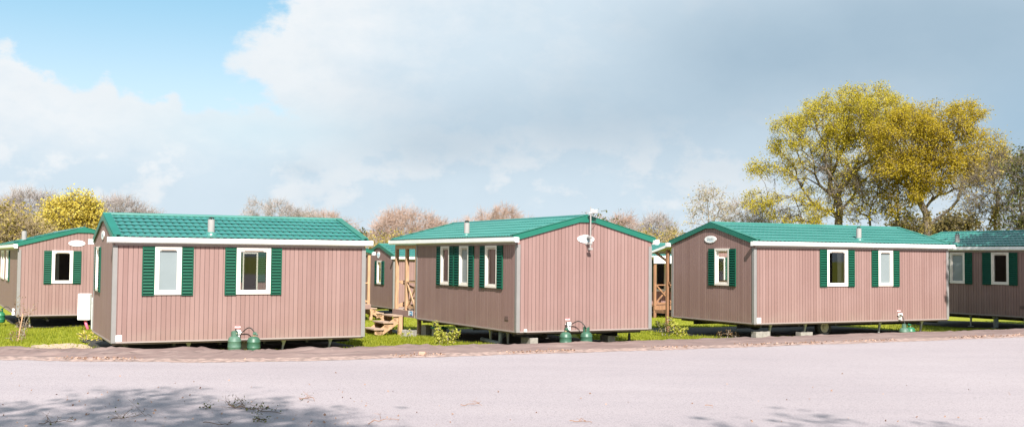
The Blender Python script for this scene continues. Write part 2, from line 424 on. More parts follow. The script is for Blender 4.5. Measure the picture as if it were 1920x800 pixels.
def backing(mb, width, topf, holes, mp, d):
    cuts = sorted({0, width/2, width} | {h[k] for h in holes for k in (0, 1)})
    for u0, u1 in zip(cuts[:-1], cuts[1:]):
        hs = [(h[2], h[3]) for h in holes if h[0] < (u0+u1)/2 < h[1]]
        tp = min(topf(u0), topf(u1))
        for z0, z1 in intervals(0, tp, hs):
            t0, t1 = (topf(u0), topf(u1)) if z1 == tp else (z1, z1)
            mb.face([mp(u0, z0, d), mp(u1, z0, d), mp(u1, t1, d), mp(u0, t0, d)], .5)
def mbox(mb, mp, u0, u1, z0, z1, d0, d1):
    P = [mp(u0, z0, d0), mp(u1, z0, d0), mp(u1, z1, d0), mp(u0, z1, d0), mp(u0, z0, d1), mp(u1, z0, d1), mp(u1, z1, d1), mp(u0, z1, d1)]
    n = len(mb.v); mb.v += [tuple(p) for p in P]
    mb.quads([(0, 3, 2, 1), (4, 5, 6, 7), (0, 1, 5, 4), (1, 2, 6, 5), (2, 3, 7, 6), (3, 0, 4, 7)], n)
def add_window(root, mp, u0, u1, z0, z1, mode):
    b = .052; mb = MB()
    for e0, e1, d in ((0, b, .034), (b+.0, b+.045, .018)):      # casing, then sash
        mbox(mb, mp, u0+e0, u1-e0, z1-e1, z1-e0, -.07, d); mbox(mb, mp, u0+e0, u1-e0, z0+e0, z0+e1, -.07, d)
        mbox(mb, mp, u0+e0, u0+e1, z0+e1, z1-e1, -.07, d); mbox(mb, mp, u1-e1, u1-e0, z0+e1, z1-e1, -.07, d)
    w = mb.build('window', M['frame'], root)
    v = MB(); c = (u0+u1)/2; hw = (u1-u0)*.28
    mbox(v, mp, c-hw, c+hw, z1-.078, z1-.058, .0185, .046); v.build('trickle_vent', M['beige'], w)
    i0 = b+.045; p = MB(); p.face([mp(u0+i0, z0+i0, -.012), mp(u1-i0, z0+i0, -.012), mp(u1-i0, z1-i0, -.012), mp(u0+i0, z1-i0, -.012)])
    p.build('pane', M['frost'] if mode == 'frost' else M['glass'], w)
    def drape(a0, a1, zz0, zz1, name):
        q = MB(); n = 10
        for k in range(n):
            s0, s1 = a0+(a1-a0)*k/n, a0+(a1-a0)*(k+1)/n
            q.face([mp(s0, zz0, -.12-.02*(k % 2)), mp(s1, zz0, -.12-.02*((k+1) % 2)), mp(s1, zz1, -.12-.02*((k+1) % 2)), mp(s0, zz1, -.12-.02*(k % 2))])
        q.build(name, M['curtain'], w)
    if mode == 'left': drape(u0+.02, u0+(u1-u0)*.36, z0+.05, z1-.03, 'curtain')
    if mode == 'right': drape(u0+(u1-u0)*.66, u1-.02, z0+.05, z1-.03, 'curtain')
    if mode == 'blind': drape(u0+.02, u1-.02, z0+(z1-z0)*.72, z1-.03, 'blind'); drape(u0+.02, u0+(u1-u0)*.3, z0+.05, z1-.3, 'curtain')
    return w
def add_shutter(root, mp, u0, u1, z0, z1, n=15):
    mb = MB(); e = .022
    mbox(mb, mp, u0, u0+e, z0, z1, .002, .036); mbox(mb, mp, u1-e, u1, z0, z1, .002, .036)
    mbox(mb, mp, u0+e, u1-e, z0, z0+e, .002, .034); mbox(mb, mp, u0+e, u1-e, z1-e, z1, .002, .034)
    mbox(mb, mp, u0+e, u1-e, z0+e, z1-e, .002, .006)
    h = (z1-z0-2*e)/n
    for k in range(n):
        a = z0+e+k*h
        # slat: leans out at its lower edge, leaving a dark gap under it
        P = [mp(u0+e, a+h*.34, .046), mp(u1-e, a+h*.34, .046), mp(u1-e, a+h*1.0, .012), mp(u0+e, a+h*1.0, .012)]
        Q = [mp(u0+e, a+h*.34, .038), mp(u1-e, a+h*.34, .038), mp(u1-e, a+h*.86, .007), mp(u0+e, a+h*.86, .007)]
        mb.face(P); mb.face(Q); mb.face([P[0], P[1], Q[1], Q[0]])
    s = mb.build('shutter', M['shutter'], root)
def roof_slope(x0, x1, flip, px=.155, row=.375, sub=8):
    """tile-pattern steel sheet on one slope; returns MB"""
    mb = MB(); yl = W/2+GO; run = math.hypot(yl, APEX-HG); ny, nz = -(APEX-HG)/run, yl/run
    nr = round(run/row); row = run/nr; nx = int((x1-x0)/px*sub)
    def P(x, v, h):
        t = v/run; y = -GO+yl*t; z = HG+(APEX-HG)*t
        y += ny*h; z += nz*h
        return (x, W-y if flip else y, z)
    for r in range(nr):
        v0, v1 = r*row, (r+1)*row
        n0 = len(mb.v); prof = [(.010, .002), (-.014, .028), (row*.30, .022), (row*.70, .014), (row+.03, .002)]
        for i in range(nx+1):
            x = x0+(x1-x0)*i/nx; ph = 2*math.pi*x/px+(r % 2)*0
            wv = .5+.5*math.cos(ph); sc = .085*(wv-.5)*(-1)
            for k, (dv, h) in enumerate(prof):
                v = min(run, max(0.0 if r == 0 else -1, v0+dv+(sc if k < 2 else sc*.4 if k < 4 else 0)))
                mb.v.append(P(x, v, h+.030*wv**1.2*(1 if k else .3)))
        K = len(prof)
        mb.quads([(i*K+k, (i+1)*K+k, (i+1)*K+k+1, i*K+k+1) for i in range(nx) for k in range(K-1)], n0)
    return mb
def text_mesh(root, txt, size, mp, uc, zc, d, mat, name='lettering'):
    cu = bpy.data.curves.new('lettering', 'FONT'); cu.body = txt; cu.size = size; cu.align_x = 'CENTER'; cu.align_y = 'CENTER'; cu.extrude = .001; cu.offset = size*.015
    o = bpy.data.objects.new('lettering_curve', cu); col.objects.link(o)
    dg = bpy.context.evaluated_depsgraph_get(); dg.update()
    me = bpy.data.meshes.new_from_object(o.evaluated_get(dg)); bpy.data.objects.remove(o)
    for v in me.vertices:
        x, y, z = v.co; v.co = Vector(mp(uc+x, zc+y, d+z))
    me.materials.clear(); me.materials.append(mat)
    q = bpy.data.objects.new(name, me); col.objects.link(q); q.parent = root
    return q
def oval_sign(root, mp, uc, zc, w, h, flipu=1, full=True):
    mb = MB(); n = 36
    ring = [(uc+w/2*math.cos(2*math.pi*k/n), zc+h/2*math.sin(2*math.pi*k/n)) for k in range(n)]
    mb.face([mp(a, b, .020) for a, b in ring])
    for k in range(n):
        (a, b), (c, d) = ring[k], ring[(k+1) % n]; mb.face([mp(a, b, .020), mp(c, d, .020), mp(c, d, .001), mp(a, b, .001)])
    s = mb.build('oval_sign', M['white'], root)
    mf = lambda u, z, d: mp(uc+(u-uc)*flipu, z, d)
    text_mesh(s, "O'HARA", h*.42, mf, uc, zc+h*.04, .0225, M['paleblue'] if not full else M['pvc'])
    a = MB(); k = 14
    for i in range(k):                               # curved underline swash
        t0, t1 = -1+2*i/k, -1+2*(i+1)/k
        f = lambda t: zc-h*.20-h*.07*math.sin(t*2.2)
        th = h*.035
        a.face([mf(uc+t0*w*.28, f(t0)-th, .0225), mf(uc+t1*w*.28, f(t1)-th, .0225), mf(uc+t1*w*.28, f(t1)+th, .0225), mf(uc+t0*w*.28, f(t0)+th, .0225)])
    a.build('swash', M['paleblue'], s)
def xpanel(mb, p0, p1, z0, z1, th=.045, up=(0, 0, 1)):
    """balustrade panel: rails and a crossed brace between two base points"""
    a0, a1 = Vector((*p0, z0)), Vector((*p1, z0)); b0, b1 = Vector((*p0, z1)), Vector((*p1, z1))
    mb.beam(a0, a1, th, th*1.6); mb.beam(b0, b1, th*1.8, th)
    d = (a1-a0).normalized(); n = Vector((-d.y, d.x, 0))*th*.55
    mb.beam(a0+n, b1+n, th*.8, th*1.3); mb.beam(a1-n, b0-n, th*.8, th*1.3)

def make_home(label, origin, rz, L, wins=(), roof_x=None, signs=(), legs=(), posts='all', seed=1, sub=8, flue=None, wheels=None, gas=None, see=(), rooms=True):
    root = tag(empty('mobile_home', origin, rz), label, 'mobile home', 'mobile homes with green tiled roofs')
    MAP = {'front': lambda u, z, d: (u, -d, z), 'back': lambda u, z, d: (u, W+d, z), 'g0': lambda u, z, d: (-d, u, z), 'gL': lambda u, z, d: (L+d, u, z)}
    holes = {k: [] for k in MAP}
    for w in wins: holes[w[0]].append(w[1:5])
    for w in see: holes[w[0]].append(w[1:5])
    flat = lambda u: 2.22
    inn = MB()
    for k, (wd, tf) in {'front': (L, flat), 'back': (L, flat), 'g0': (W, gable_top), 'gL': (W, gable_top)}.items():
        clad_wall(wd, tf, [(h[0]+.01, h[1]-.01, h[2]+.01, h[3]-.01) for h in holes[k]], MAP[k], seed*10+len(k)+ord(k[-1])).build('long_wall' if k in ('front', 'back') else 'gable_wall', [M['clad'], M['groove']], root)
        backing(inn, wd, flat, [(h[0]+.02, h[1]-.02, h[2]+.02, h[3]-.02) for h in holes[k]], MAP[k], -.065)
    inn.mi = 0
    inn.face([(.07, .07, 2.20), (L-.07, .07, 2.20), (L-.07, W-.07, 2.20), (.07, W-.07, 2.20)])
    if rooms: inn.box((L*.33, .2, .06), (L*.33+.05, W*.6, 2.19)); inn.box((L*.62, W*.35, .06), (L*.62+.05, W-.1, 2.19))
    inn.box((L*.68, W-.75, .06), (L*.92, W-.12, .9)); inn.box((.15, W-.7, .06), (L*.28, W-.12, .5))
    inn.build('interior', M['inside'], root)
    fl = MB(); fl.box((.02, .02, -.05), (L-.02, W-.02, .05)); fl.build('floor', M['floor_in'], root)
    for w in wins:
        add_window(root, MAP[w[0]], *w[1:5], w[5])
        for s in w[6:]:
            if s: add_shutter(root, MAP[w[0]], s[0], s[1], w[3]-.018, w[4]-.008)
    for w in see:
        mb = MB(); mp = MAP[w[0]]
        for a, b_, c, d in ((w[1], w[1]+.05, w[3], w[4]), (w[2]-.05, w[2], w[3], w[4]), (w[1]+.05, w[2]-.05, w[3], w[3]+.05), (w[1]+.05, w[2]-.05, w[4]-.05, w[4])): mbox(mb, mp, a, b_, c, d, -.07, .02)
        dd = mb.build('patio_door', M['frame'], root)
        p = MB(); p.face([mp(w[1]+.05, w[3]+.05, -.02), mp(w[2]-.05, w[3]+.05, -.02), mp(w[2]-.05, w[4]-.05, -.02), mp(w[1]+.05, w[4]-.05, -.02)]); p.build('pane', M['glass'], dd)
    # corner posts
    for cx, cy in ((0, 0), (L, 0), (0, W), (L, W)):
        mb = MB(); sx = 1 if cx == 0 else -1; sy = 1 if cy == 0 else -1; a, t = .085, .013
        P = [(cx-sx*t, cy-sy*t), (cx+sx*a, cy-sy*t), (cx+sx*a, cy+sy*.002), (cx+sx*.002, cy+sy*.002), (cx+sx*.002, cy+sy*a), (cx-sx*t, cy+sy*a)]
        mb.prism([(p[0], p[1], -.012) for p in P], (0, 0, 2.16 if cy in (0, W) else 2.2)); mb.build('corner_post', M['post'], root)
    # bottom trim
    mb = MB(); a = .087
    mb.box((a, -.012, -.016), (L-a, .03, .018)); mb.box((a, W-.03, -.016), (L-a, W+.012, .018))
    mb.box((-.012, a, -.016), (.03, W-a, .018)); mb.box((L-.03, a, -.016), (L+.012, W-a, .018)); mb.build('bottom_trim', M['trim'], root)
    # roof
    x0, x1 = roof_x or (0, L); x0 -= .03; x1 += .03
    for fl_ in (False, True): roof_slope(x0+.02, x1-.02, fl_, sub=sub).build('roof_sheet', M['roof'], root, smooth=False)
    mb = MB()
    mb.tube([(x0, W/2, APEX+.028), (x1, W/2, APEX+.028)], .05, 8); mb.build('ridge_cap', M['roof'], root)
    yl = W/2+GO; ds = Vector((0, yl, APEX-HG)).normalized(); nn = Vector((0, -ds.z, ds.y))
    for xe, sx in ((x0, 1), (x1, -1)):
        mb = MB(); t = .135
        o = [(-GO-.005, HG+.035), (W/2, APEX+.042), (W+GO+.005, HG+.035), (W+GO+.005, HG-.10), (W/2+.22, APEX-.135), (W/2-.22, APEX-.135), (-GO-.005, HG-.10)]
        mb.prism([(xe-sx*.012, y, z) for y, z in o], (sx*.03, 0, 0))
        for f in (1, -1):                            # flashing lying on the slope
            q = [(-GO, HG), (W/2, APEX)]
            if f < 0: q = [(W+GO, HG), (W/2, APEX)]
            h0, h1 = .052, .066
            mb.prism([(xe+sx*.0, q[0][0], q[0][1]+h0), (xe+sx*.0, q[1][0], q[1][1]+h0), (xe+sx*.0, q[1][0], q[1][1]+h1), (xe+sx*.0, q[0][0], q[0][1]+h1)], (sx*.17, 0, 0))
        mb.build('rake_trim', M['rake'], root)
    # gutters
    for s in (0, 1):
        mb = MB(); Y = (lambda y: W-y) if s else (lambda y: y)
        e = .145
        prof = [(-.030, HG-.012), (-.030, HG-.125), (-.125, HG-.125), (-.150, HG-.098), (-.150, HG-.004), (-.138, HG+.0), (-.138, HG-.085), (-.05, HG-.10), (-.05, HG-.012)]
        mb.prism([(x0-e+.03, Y(y), z) for y, z in prof], (x1-x0+2*e-.06, 0, 0))
        for xe in (x0-e+.026, x1+e-.034): mb.prism([(xe, Y(y), z) for y, z in ((-.028, HG-.005), (-.028, HG-.128), (-.126, HG-.128), (-.154, HG-.1), (-.154, HG+.004))], (.008, 0, 0))
        mb.build('gutter', M['white'], root)
        mb = MB(); y0, y1 = sorted((Y(-.028), Y(-.002))); mb.box((.03, y0, 2.148), (L-.03, y1, 2.207)); mb.build('eaves_trim', M['trim'], root)
        mb = MB(); y0, y1 = sorted((Y(-.10), Y(0.0))); mb.box((x0+.03, y0, HG-.022), (x1-.03, y1, HG-.010)); mb.build('soffit', M['trim'], root)
    for s in signs: oval_sign(root, MAP[s[0]], *s[1:5], s[5], s[6] if len(s) > 6 else True)
    # running gear
    for yy in (.95, W-.95):
        mb = MB(); mb.box((.15, yy-.04, -.19), (L-.15, yy+.04, -.17)); mb.box((.15, yy-.006, -.17), (L-.15, yy+.006, -.07)); mb.box((.15, yy-.04, -.07), (L-.15, yy+.04, -.052)); mb.build('chassis_beam', M['dark'], root)
    mb = MB()
    for k in range(6): mb.box((.3+k*(L-.7)/5, .1, -.12), (.36+k*(L-.7)/5, .9, -.052)); mb.box((.3+k*(L-.7)/5, 1.0, -.12), (.36+k*(L-.7)/5, W-.1, -.052))
    mb.build('cross_member', M['dark'], root)
    for lx, ly, g in legs:                           # galvanised corner jacks
        mb = MB()
        mb.prism([(lx-.075, ly, -.018), (lx+.075, ly, -.018), (lx+.04, ly+.03, -.15), (lx-.005, ly+.05, g+.03), (lx-.03, ly+.05, g+.03), (lx-.02, ly+.03, -.15)], (0, .05, 0))
        mb.prism([(lx-.09, ly, g), (lx+.06, ly, g), (lx+.06, ly+.14, g), (lx-.09, ly+.14, g)], (0, 0, .012)); mb.build('support_leg', M['galv'], root)
    if wheels:
        for wx in wheels:
            for wy in (.35, W-.55):
                c = Vector((wx, wy, -.18)); w = MB(); pr = [(.16, 0), (.24, .0), (.27, .03), (.27, .15), (.24, .18), (.16, .18)]
                n0 = len(w.v); k = len(pr); N = 28
                for r_, d in pr:
                    for j in range(N): a = 2*math.pi*j/N; w.v.append((c.x+r_*math.cos(a), c.y+d, c.z+r_*math.sin(a)))
                w.quads([(i*N+j, i*N+(j+1) % N, ((i+1) % k)*N+(j+1) % N, ((i+1) % k)*N+j) for i in range(k) for j in range(N)], n0)
                tw = w.build('wheel', M['black'], root, smooth=True)
                m = MB(); N = 24
                for r0, r1, d0, d1 in ((0, .05, -.01, -.01), (.05, .06, -.01, .03), (.06, .12, .03, .035), (.12, .165, .035, .005)):
                    for j in range(N):
                        a, b2 = 2*math.pi*j/N, 2*math.pi*(j+1)/N
                        m.face([(c.x+r0*math.cos(a), c.y+d0, c.z+r0*math.sin(a)), (c.x+r1*math.cos(a), c.y+d1, c.z+r1*math.sin(a)), (c.x+r1*math.cos(b2), c.y+d1, c.z+r1*math.sin(b2)), (c.x+r0*math.cos(b2), c.y+d0, c.z+r0*math.sin(b2))])
                m.build('rim', M['rim'], tw)
    if flue:
        fx, fy = flue; z = HG+SL*(fy+GO); mb = MB()
        mb.lathe([(.078, -.1), (.078, .36), (.062, .36), (.062, .34)], (fx, fy, z), 20); f = mb.build('flue_pipe', M['flue'], root, smooth=False)
        mb = MB(); mb.lathe([(.15, -.02), (.13, .035), (.09, .06), (.078, .07)], (fx, fy, z), 20); mb.build('flue_collar', M['roof'], f)
        mb = MB()
        for k in range(4): a = k*math.pi/2; mb.box((fx+.05*math.cos(a)-.008, fy+.05*math.sin(a)-.008, z+.34), (fx+.05*math.cos(a)+.008, fy+.05*math.sin(a)+.008, z+.41))
        mb.lathe([(.03, .39), (.055, .405), (.03, .42)], (fx, fy, z), 16); mb.build('flue_cap', M['dark'], f)
    if gas:
        side, gu = gas; mp = MAP[side]
        mb = MB(); mbox(mb, mp, gu-.062, gu+.062, .262, .318, .001, .005); s = mb.build('warning_sticker', M['white'], root)
        mb = MB(); mbox(mb, mp, gu-.062, gu+.062, .304, .318, .005, .008); mbox(mb, mp, gu-.062, gu+.062, .262, .272, .005, .008); mbox(mb, mp, gu-.045, gu+.045, .283, .295, .005, .008); mb.build('warning_print', M['red'], s)
        mb = MB(); mbox(mb, mp, gu-.05, gu+.05, .12, .22, .012, .10); mbox(mb, mp, gu-.038, gu+.038, .015, .115, .012, .085); mbox(mb, mp, gu-.09, gu+.09, .155, .18, .03, .06)
        p0 = mp(gu, .165, .10); p1 = mp(gu, .165, .125); mb.tube([p0, p1], .035, 12); mb.build('gas_regulator', M['white'], root, bevel=.006)
    return root, MAP

A1, A2, A3 = .468943, .481967, .465419
S1, S2 = 1.048, 2.134
def world(root, x, y, z=0):
    a = root.rotation_euler.z; c, s = math.cos(a), math.sin(a); l = root.location
    return (l.x+c*x-s*y, l.y+s*x+c*y, l.z+z)

# -- front left home
h1, m1 = make_home('front left mobile home, its long sunlit wall carrying one frosted and one dark window', (-8.8173, 23.7748, .1637), A1, 5.845,
    wins=[('front', .882, 1.464, S1, S2, 'frost', (.612, .876), (1.470, 1.726)), ('front', 2.704, 3.503, S1, S2, 'clear', (2.440, 2.698), (3.509, 3.766)),
          ('g0', 2.72, 3.33, S1, S2, 'blind', (2.45, 2.714), (3.336, 3.60))],
    see=[('back', 3.2, 4.8, .95, 2.13)], rooms=False, signs=[('g0', 2.1, 2.40, .55, .21, -1)], legs=[(1.72, .35, -.33), (3.93, .3, -.33), (5.1, .35, -.33)], seed=1, flue=(2.15, .2), gas=('front', 2.76), wheels=[2.95])
lab = MB(); lab.box((.082, -.0175, .020), (.215, -.0135, .16)); lb = lab.build('paper_notice', M['white'], h1)
lab = MB()
for k in range(5): lab.box((.10, -.0195, .045+k*.022), (.10+.09*(.6+.4*((k*7) % 3)/2), -.0177, .052+k*.022))
lab.build('notice_print', M['paleblue'], lb)

# -- middle home, gable towards the road and a covered porch at its far end
o2 = (-2.8516, 32.1675, .2915); L2 = 6.446; PL = 1.78
h2, m2 = make_home('middle mobile home with a blank sunlit gable, an aerial mast and a timber porch', o2, A2-math.pi/2, L2,
    wins=[('front', 1.848, 2.440, S1, S2, 'blind', (1.57, 1.842), (2.446, 2.73)), ('front', 3.106, 3.692, S1, S2, 'frost', (2.80, 3.10), (3.698, 4.0)),
          ('front', 4.712, 5.385, S1, S2, 'left', (4.40, 4.706), (5.391, 5.69))],
    roof_x=(-PL, L2), signs=[('gL', 1.97, 2.315, .50, .20, 1)], legs=[(.35, .4, -.55), (4.3, .3, -.42), (5.2, .35, -.42)], seed=2, flue=(3.07, .21), gas=('gL', 1.455))
mb = MB(); mb.box((5.83, -.016, .27), (6.02, -.001, .367)); vg = mb.build('vent_grille', M['groove'], h2)
mb = MB(); mb.box((L2+.0125, .19, .0), (L2+.05, .27, .065)); mb.build('socket_cover', M['white'], h2, bevel=.006)
# aerial on the gable
ant = MB(); xm = L2+.16; ym = 2.02
ant.tube([(xm, ym, 2.10), (xm, ym, 2.98)], .018, 10); an = ant.build('aerial_mast', M['flue'], h2)
mb = MB(); mb.box((L2+.002, ym-.06, 2.17), (L2+.02, ym+.06, 2.40))
for z in (2.2, 2.36): mb.box((L2+.02, ym-.035, z-.02), (xm-.018, ym+.035, z+.02)); mb.tube([(xm, ym-.04, z), (xm, ym+.04, z)], .03, 8)
mb.box((xm-.04, ym-.05, 2.04), (xm+.03, ym+.05, 2.09)); mb.build('mast_bracket', M['flue'], an)
mb = MB(); mb.lathe([(.02, -.025), (.08, -.012), (.105, .004), (.095, .024), (.06, .04), (.02, .045)], (xm, ym+.09, 2.985), 20); mb.lathe([(.04, .05), (.05, .075), (.02, .085)], (xm, ym+.05, 2.985), 16); mb.lathe([(.04, .05), (.05, .072), (.02, .08)], (xm, ym+.16, 2.985), 16)
mb.box((xm-.03, ym-.05, 2.955), (xm+.03, ym+.05, 2.985)); mb.build('aerial_head', M['white'], an, smooth=True)
mb = MB(); mb.tube([(xm, ym, 2.98), (xm, ym, 3.13)], .012, 8); mb.build('mast_tip', M['flue'], an)
mb = MB(); mb.tube([(xm+.02, ym+.16, 2.96), (xm+.03, ym+.19, 2.88), (xm+.03, ym+.12, 2.78), (xm+.02, ym+.03, 2.70), (xm+.02, ym+.026, 2.42)], .006, 6); mb.build('aerial_cable', M['dark'], an)
# porch
DZ = .20
mb = MB()
for k in range(13):
    x = -PL+.02+k*(PL-.05)/13; mb.box((x, -.02, DZ-.03), (x+(PL-.05)/13-.008, W+.02, DZ))
mb.build('porch_deck', M['woodgrey'], h2)
mb = MB(); mb.box((-PL, -.045, DZ-.20), (-.016, -.022, DZ-.004)); mb.box((-PL-.02, -.045, DZ-.20), (-PL, W+.02, DZ-.004)); mb.box((-PL, W+.022, DZ-.20), (-.016, W+.045, DZ-.004)); mb.build('deck_skirt', M['clad'], h2)
for x, y in ((-PL+.08, .05), (-.86, .05), (-.065, .05), (-PL+.08, W-.05), (-PL+.08, W/2), (-.07, W-.05)):
    mb = MB(); mb.box((x-.05, y-.05, DZ+.001), (x+.05, y+.05, 2.06)); mb.build('porch_post', M['wood'], h2)
mb = MB(); mb.box((-PL+.02, .005, 2.061), (-.016, .09, 2.195)); mb.build('porch_beam', M['wood'], h2)
mb = MB(); mb.box((-PL+.02, W-.09, 2.061), (-.016, W-.005, 2.195)); mb.build('porch_beam', M['wood'], h2)
mb = MB(); xpanel(mb, (-.81, .05), (-.115, .05), DZ+.10, DZ+.86); mb.build('balustrade', M['wood'], h2)
mb = MB(); xpanel(mb, (-PL+.08, .10), (-PL+.08, W/2-.05), DZ+.10, DZ+.86); xpanel(mb, (-PL+.08, W/2+.05), (-PL+.08, W-.1), DZ+.10, DZ+.86); mb.build('balustrade', M['wood'], h2)
mb = MB(); xpanel(mb, (-PL+.13, W-.05), (-.12, W-.05), DZ+.10, DZ+.86); mb.build('balustrade', M['wood'], h2)
mb = MB(); g2 = gz1(*world(h2, -.9, 2)[:2])-o2[2]
for x in (-PL+.15, -.2):
    for y in (.2, W-.2): mb.box((x-.05, y-.05, g2-.05), (x+.05, y+.05, DZ-.031))
mb.build('deck_leg', M['woodgrey'], h2)
mb = MB(); mb.box((-.46, -.0505, .06), (-.12, -.0465, .20)); nb = mb.build('porch_notice', M['white'], h2)
mb = MB(); mb.box((-.36, -.0535, .068), (-.14, -.0508, .192)); mb.build('notice_panel', M['blue'], nb)
mb = MB(); mb.box((-.26, -.0565, .10), (-.22, -.0538, .16)); mb.box((-.34, -.0565, .12), (-.26, -.0538, .14)); mb.build('notice_print', M['white'], nb)
# drain pipes under the middle home
mb = MB(); gl = gz1(*world(h2, 4.6, .3)[:2])-o2[2]
mb.tube([(5.0, .30, -.05), (5.0, .30, gl+.09), (4.9, .28, gl+.06), (3.6, .45, gl+.07)], .055, 12)
mb.tube([(4.65, .6, -.05), (4.65, .6, -.2), (4.9, .35, -.27)], .05, 10); mb.build('drain_pipe', M['pvc'], h2, smooth=True)

# -- right home
h3, m3 = make_home('right mobile home with one window and an oval sign on its shaded gable', (6.8770, 30.4464, .3114), A3, 7.738,
    wins=[('front', 2.700, 3.508, S1, S2, 'right', (2.428, 2.694), (3.514, 3.778)), ('front', 4.741, 5.336, S1, S2, 'frost', (4.474, 4.735), (5.342, 5.605)),
          ('g0', 1.095, 1.778, S1, S2, 'left', (.80, 1.089), (1.784, 2.08))],
    signs=[('g0', 2.0, 2.41, .56, .21, -1)], legs=[(.95, .4, -.42), (2.22, .35, -.42), (5.15, .3, -.42), (6.98, .35, -.42)], seed=3, flue=(4.21, .24), wheels=[2.95], gas=('front', 5.6))
mb = MB(); mb.box((.088, -.0175, .022), (.235, -.0135, .17)); lb = mb.build('paper_notice', M['white'], h3)
mb = MB()
for k in range(5): mb.box((.105, -.0195, .05+k*.022), (.105+.095*(.6+.4*((k*5) % 3)/2), -.0177, .057+k*.022))
mb.build('notice_print', M['paleblue'], lb)
# rear awning of the right home
mb = MB(); mb.prism([(-.06, W+.12, 2.20), (-.06, W+1.15, 1.98), (-.06, W+1.15, 2.05), (-.06, W+.12, 2.28)], (.04, 0, 0)); mb.box((-.02, W+1.12, 1.97), (3.2, W+1.155, 2.04)); mb.prism([(-.02, W+.12, 2.262), (-.02, W+1.115, 2.035), (-.02, W+1.115, 2.043), (-.02, W+.12, 2.27)], (3.2, 0, 0)); mb.build('awning', M['white'], h3)
for y in (.30,):
    mb = MB(); mb.box((.0, W+y-.05, -.5), (.1, W+y+.05, 2.17-.2*y)); mb.build('awning_post', M['woodbrown'], h3)
mb = MB(); mb.beam((.05, W+.36, 1.75), (.05, W+.95, 2.0), .06, .06); mb.beam((.05, W+.04, 1.05), (.05, W+.25, 1.05), .05, .08); mb.beam((.05, W+.35, .12), (.05, W+.97, .12), .05, .1); mb.build('awning_brace', M['woodbrown'], h3)

# -- home at the right edge
X4 = np.array([math.sin(A2), -math.cos(A2)])
p4 = np.array([16.947, 35.58]); L4 = 7.8; o4 = p4-X4*5.0
def loc4(px, py):
    r = ray(px, py); n = np.array([math.cos(A2), math.sin(A2)]); t = ((o4-CAM[:2])@n)/(r[:2]@n); return float((CAM[:2]+r[:2]*t-o4)@X4)
u = [loc4(x, 530) for x in (1782, 1810, 1859.8, 1892.7, 1772, 1823.4, 1843, 1908.5)]
h4, m4 = make_home('dark shaded mobile home cut off by the right edge of the photo', (*o4, .309), A2-math.pi/2, L4,
    wins=[('front', u[0], u[1], S1, S2, 'frost', (u[0]-.29, u[0]-.006), (u[1]+.006, u[5])), ('front', u[2], u[3], S1, S2, 'right', (u[6], u[2]-.006), (u[3]+.006, u[7]))],  # left pane's frosted colour stands in for a pale blue reflection
    legs=[(2.6, .35, -.45), (3.6, .3, -.45), (4.75, .35, -.45)], seed=4, flue=(loc4(1788, 445)-.05, .25))
mb = MB(); q = loc4(1913, 575); mb.box((q, -.016, .27), (q+.19, -.001, .367)); mb.build('vent_grille', M['groove'], h4)
mb = MB(); q = loc4(1854, 600); mb.tube([(q, .4, -.05), (q, .4, -.42)], .06, 10); mb.build('drain_pipe', M['pvc'], h4)

# -- home at the left edge
A5 = .50; X5 = np.array([math.sin(A5), -math.cos(A5)]); Y5 = np.array([math.cos(A5), math.sin(A5)])
c5 = at(31, 591.5, 34.95); L5 = 9.6; o5 = c5[:2]-X5*L5
def loc5(px):
    r = ray(px, 500); t = ((c5[:2]-CAM[:2])@X5)/(r[:2]@X5); return float((CAM[:2]+r[:2]*t-c5[:2])@Y5)
def loc5f(px):
    r = ray(px, 500); n = Y5; t = ((o5-CAM[:2])@n)/(r[:2]@n); return float((CAM[:2]+r[:2]*t-o5)@X5)
h5, m5 = make_home('mobile home at the left edge, one window in its sunlit gable above the lawn', (*o5, float(c5[2])), A5-math.pi/2, L5,
    wins=[('gL', loc5(97), loc5(136.5), S1, S2, 'left', (loc5(82), loc5(97)-.006), (loc5(136.5)+.006, loc5(152))),
          ('front', loc5f(12.8), loc5f(17.2), S1, S2, 'blind', None, (loc5f(17.2)+.006, loc5f(17.2)+.30)), ('front', loc5f(3.2), loc5f(8), S1, S2, 'frost')],
    signs=[('gL', loc5(143), 2.38, .52, .2, 1, False)], legs=[(L5-.3, .35, -.42)], seed=5, flue=(L5-.8, .22))
mb = MB(); mb.box((L5-.88, -.09, -.02), (L5-.76, -.012, .10)); mb.box((L5-.90, -.08, .12), (L5-.80, -.012, .2)); mb.build('gas_regulator', M['white'], h5, bevel=.006)

# -- far homes
A6 = .468; p6 = at(737, 577.8, 48.3)
h6, m6 = make_home('distant mobile home with a narrow gable window, left of the timber porch', p6, A6, 7.6,
    wins=[('g0', 1.55, 2.15, S1, S2, 'blind', (1.2, 1.544), (2.156, 2.45)), ('front', 2.4, 3.2, S1, S2, 'clear', (2.1, 2.39), (3.21, 3.5))], signs=[('g0', 2.0, 2.40, .36, .30, -1, False)], legs=[(.8, .4, -.4), (6.6, .4, -.4)], seed=6, sub=6)
L8 = 6.2; A8 = .48; X8 = np.array([math.sin(A8), -math.cos(A8)]); Y8 = np.array([math.cos(A8), math.sin(A8)])
p8 = at(690.5, 569.5, 44.0); o8 = p8[:2]-X8*(L8+1.72)-Y8*(W-.05)
h8, m8 = make_home('mobile home nearly hidden behind the front left one, only a timber porch corner showing', (*o8, float(p8[2])-.2), A8-math.pi/2, L8,
    wins=[('gL', 1.5, 2.3, S1, S2, 'clear', (1.2, 1.49), (2.31, 2.6))], roof_x=(0, L8+1.8), seed=8, sub=6)
for x, y in ((L8+1.72, W-.05), (L8+1.72, .05), (L8+.9, W-.05), (L8+1.72, W/2)):
    mb = MB(); mb.box((x-.05, y-.05, .201), (x+.05, y+.05, 2.195)); mb.build('porch_post', M['wood'], h8)
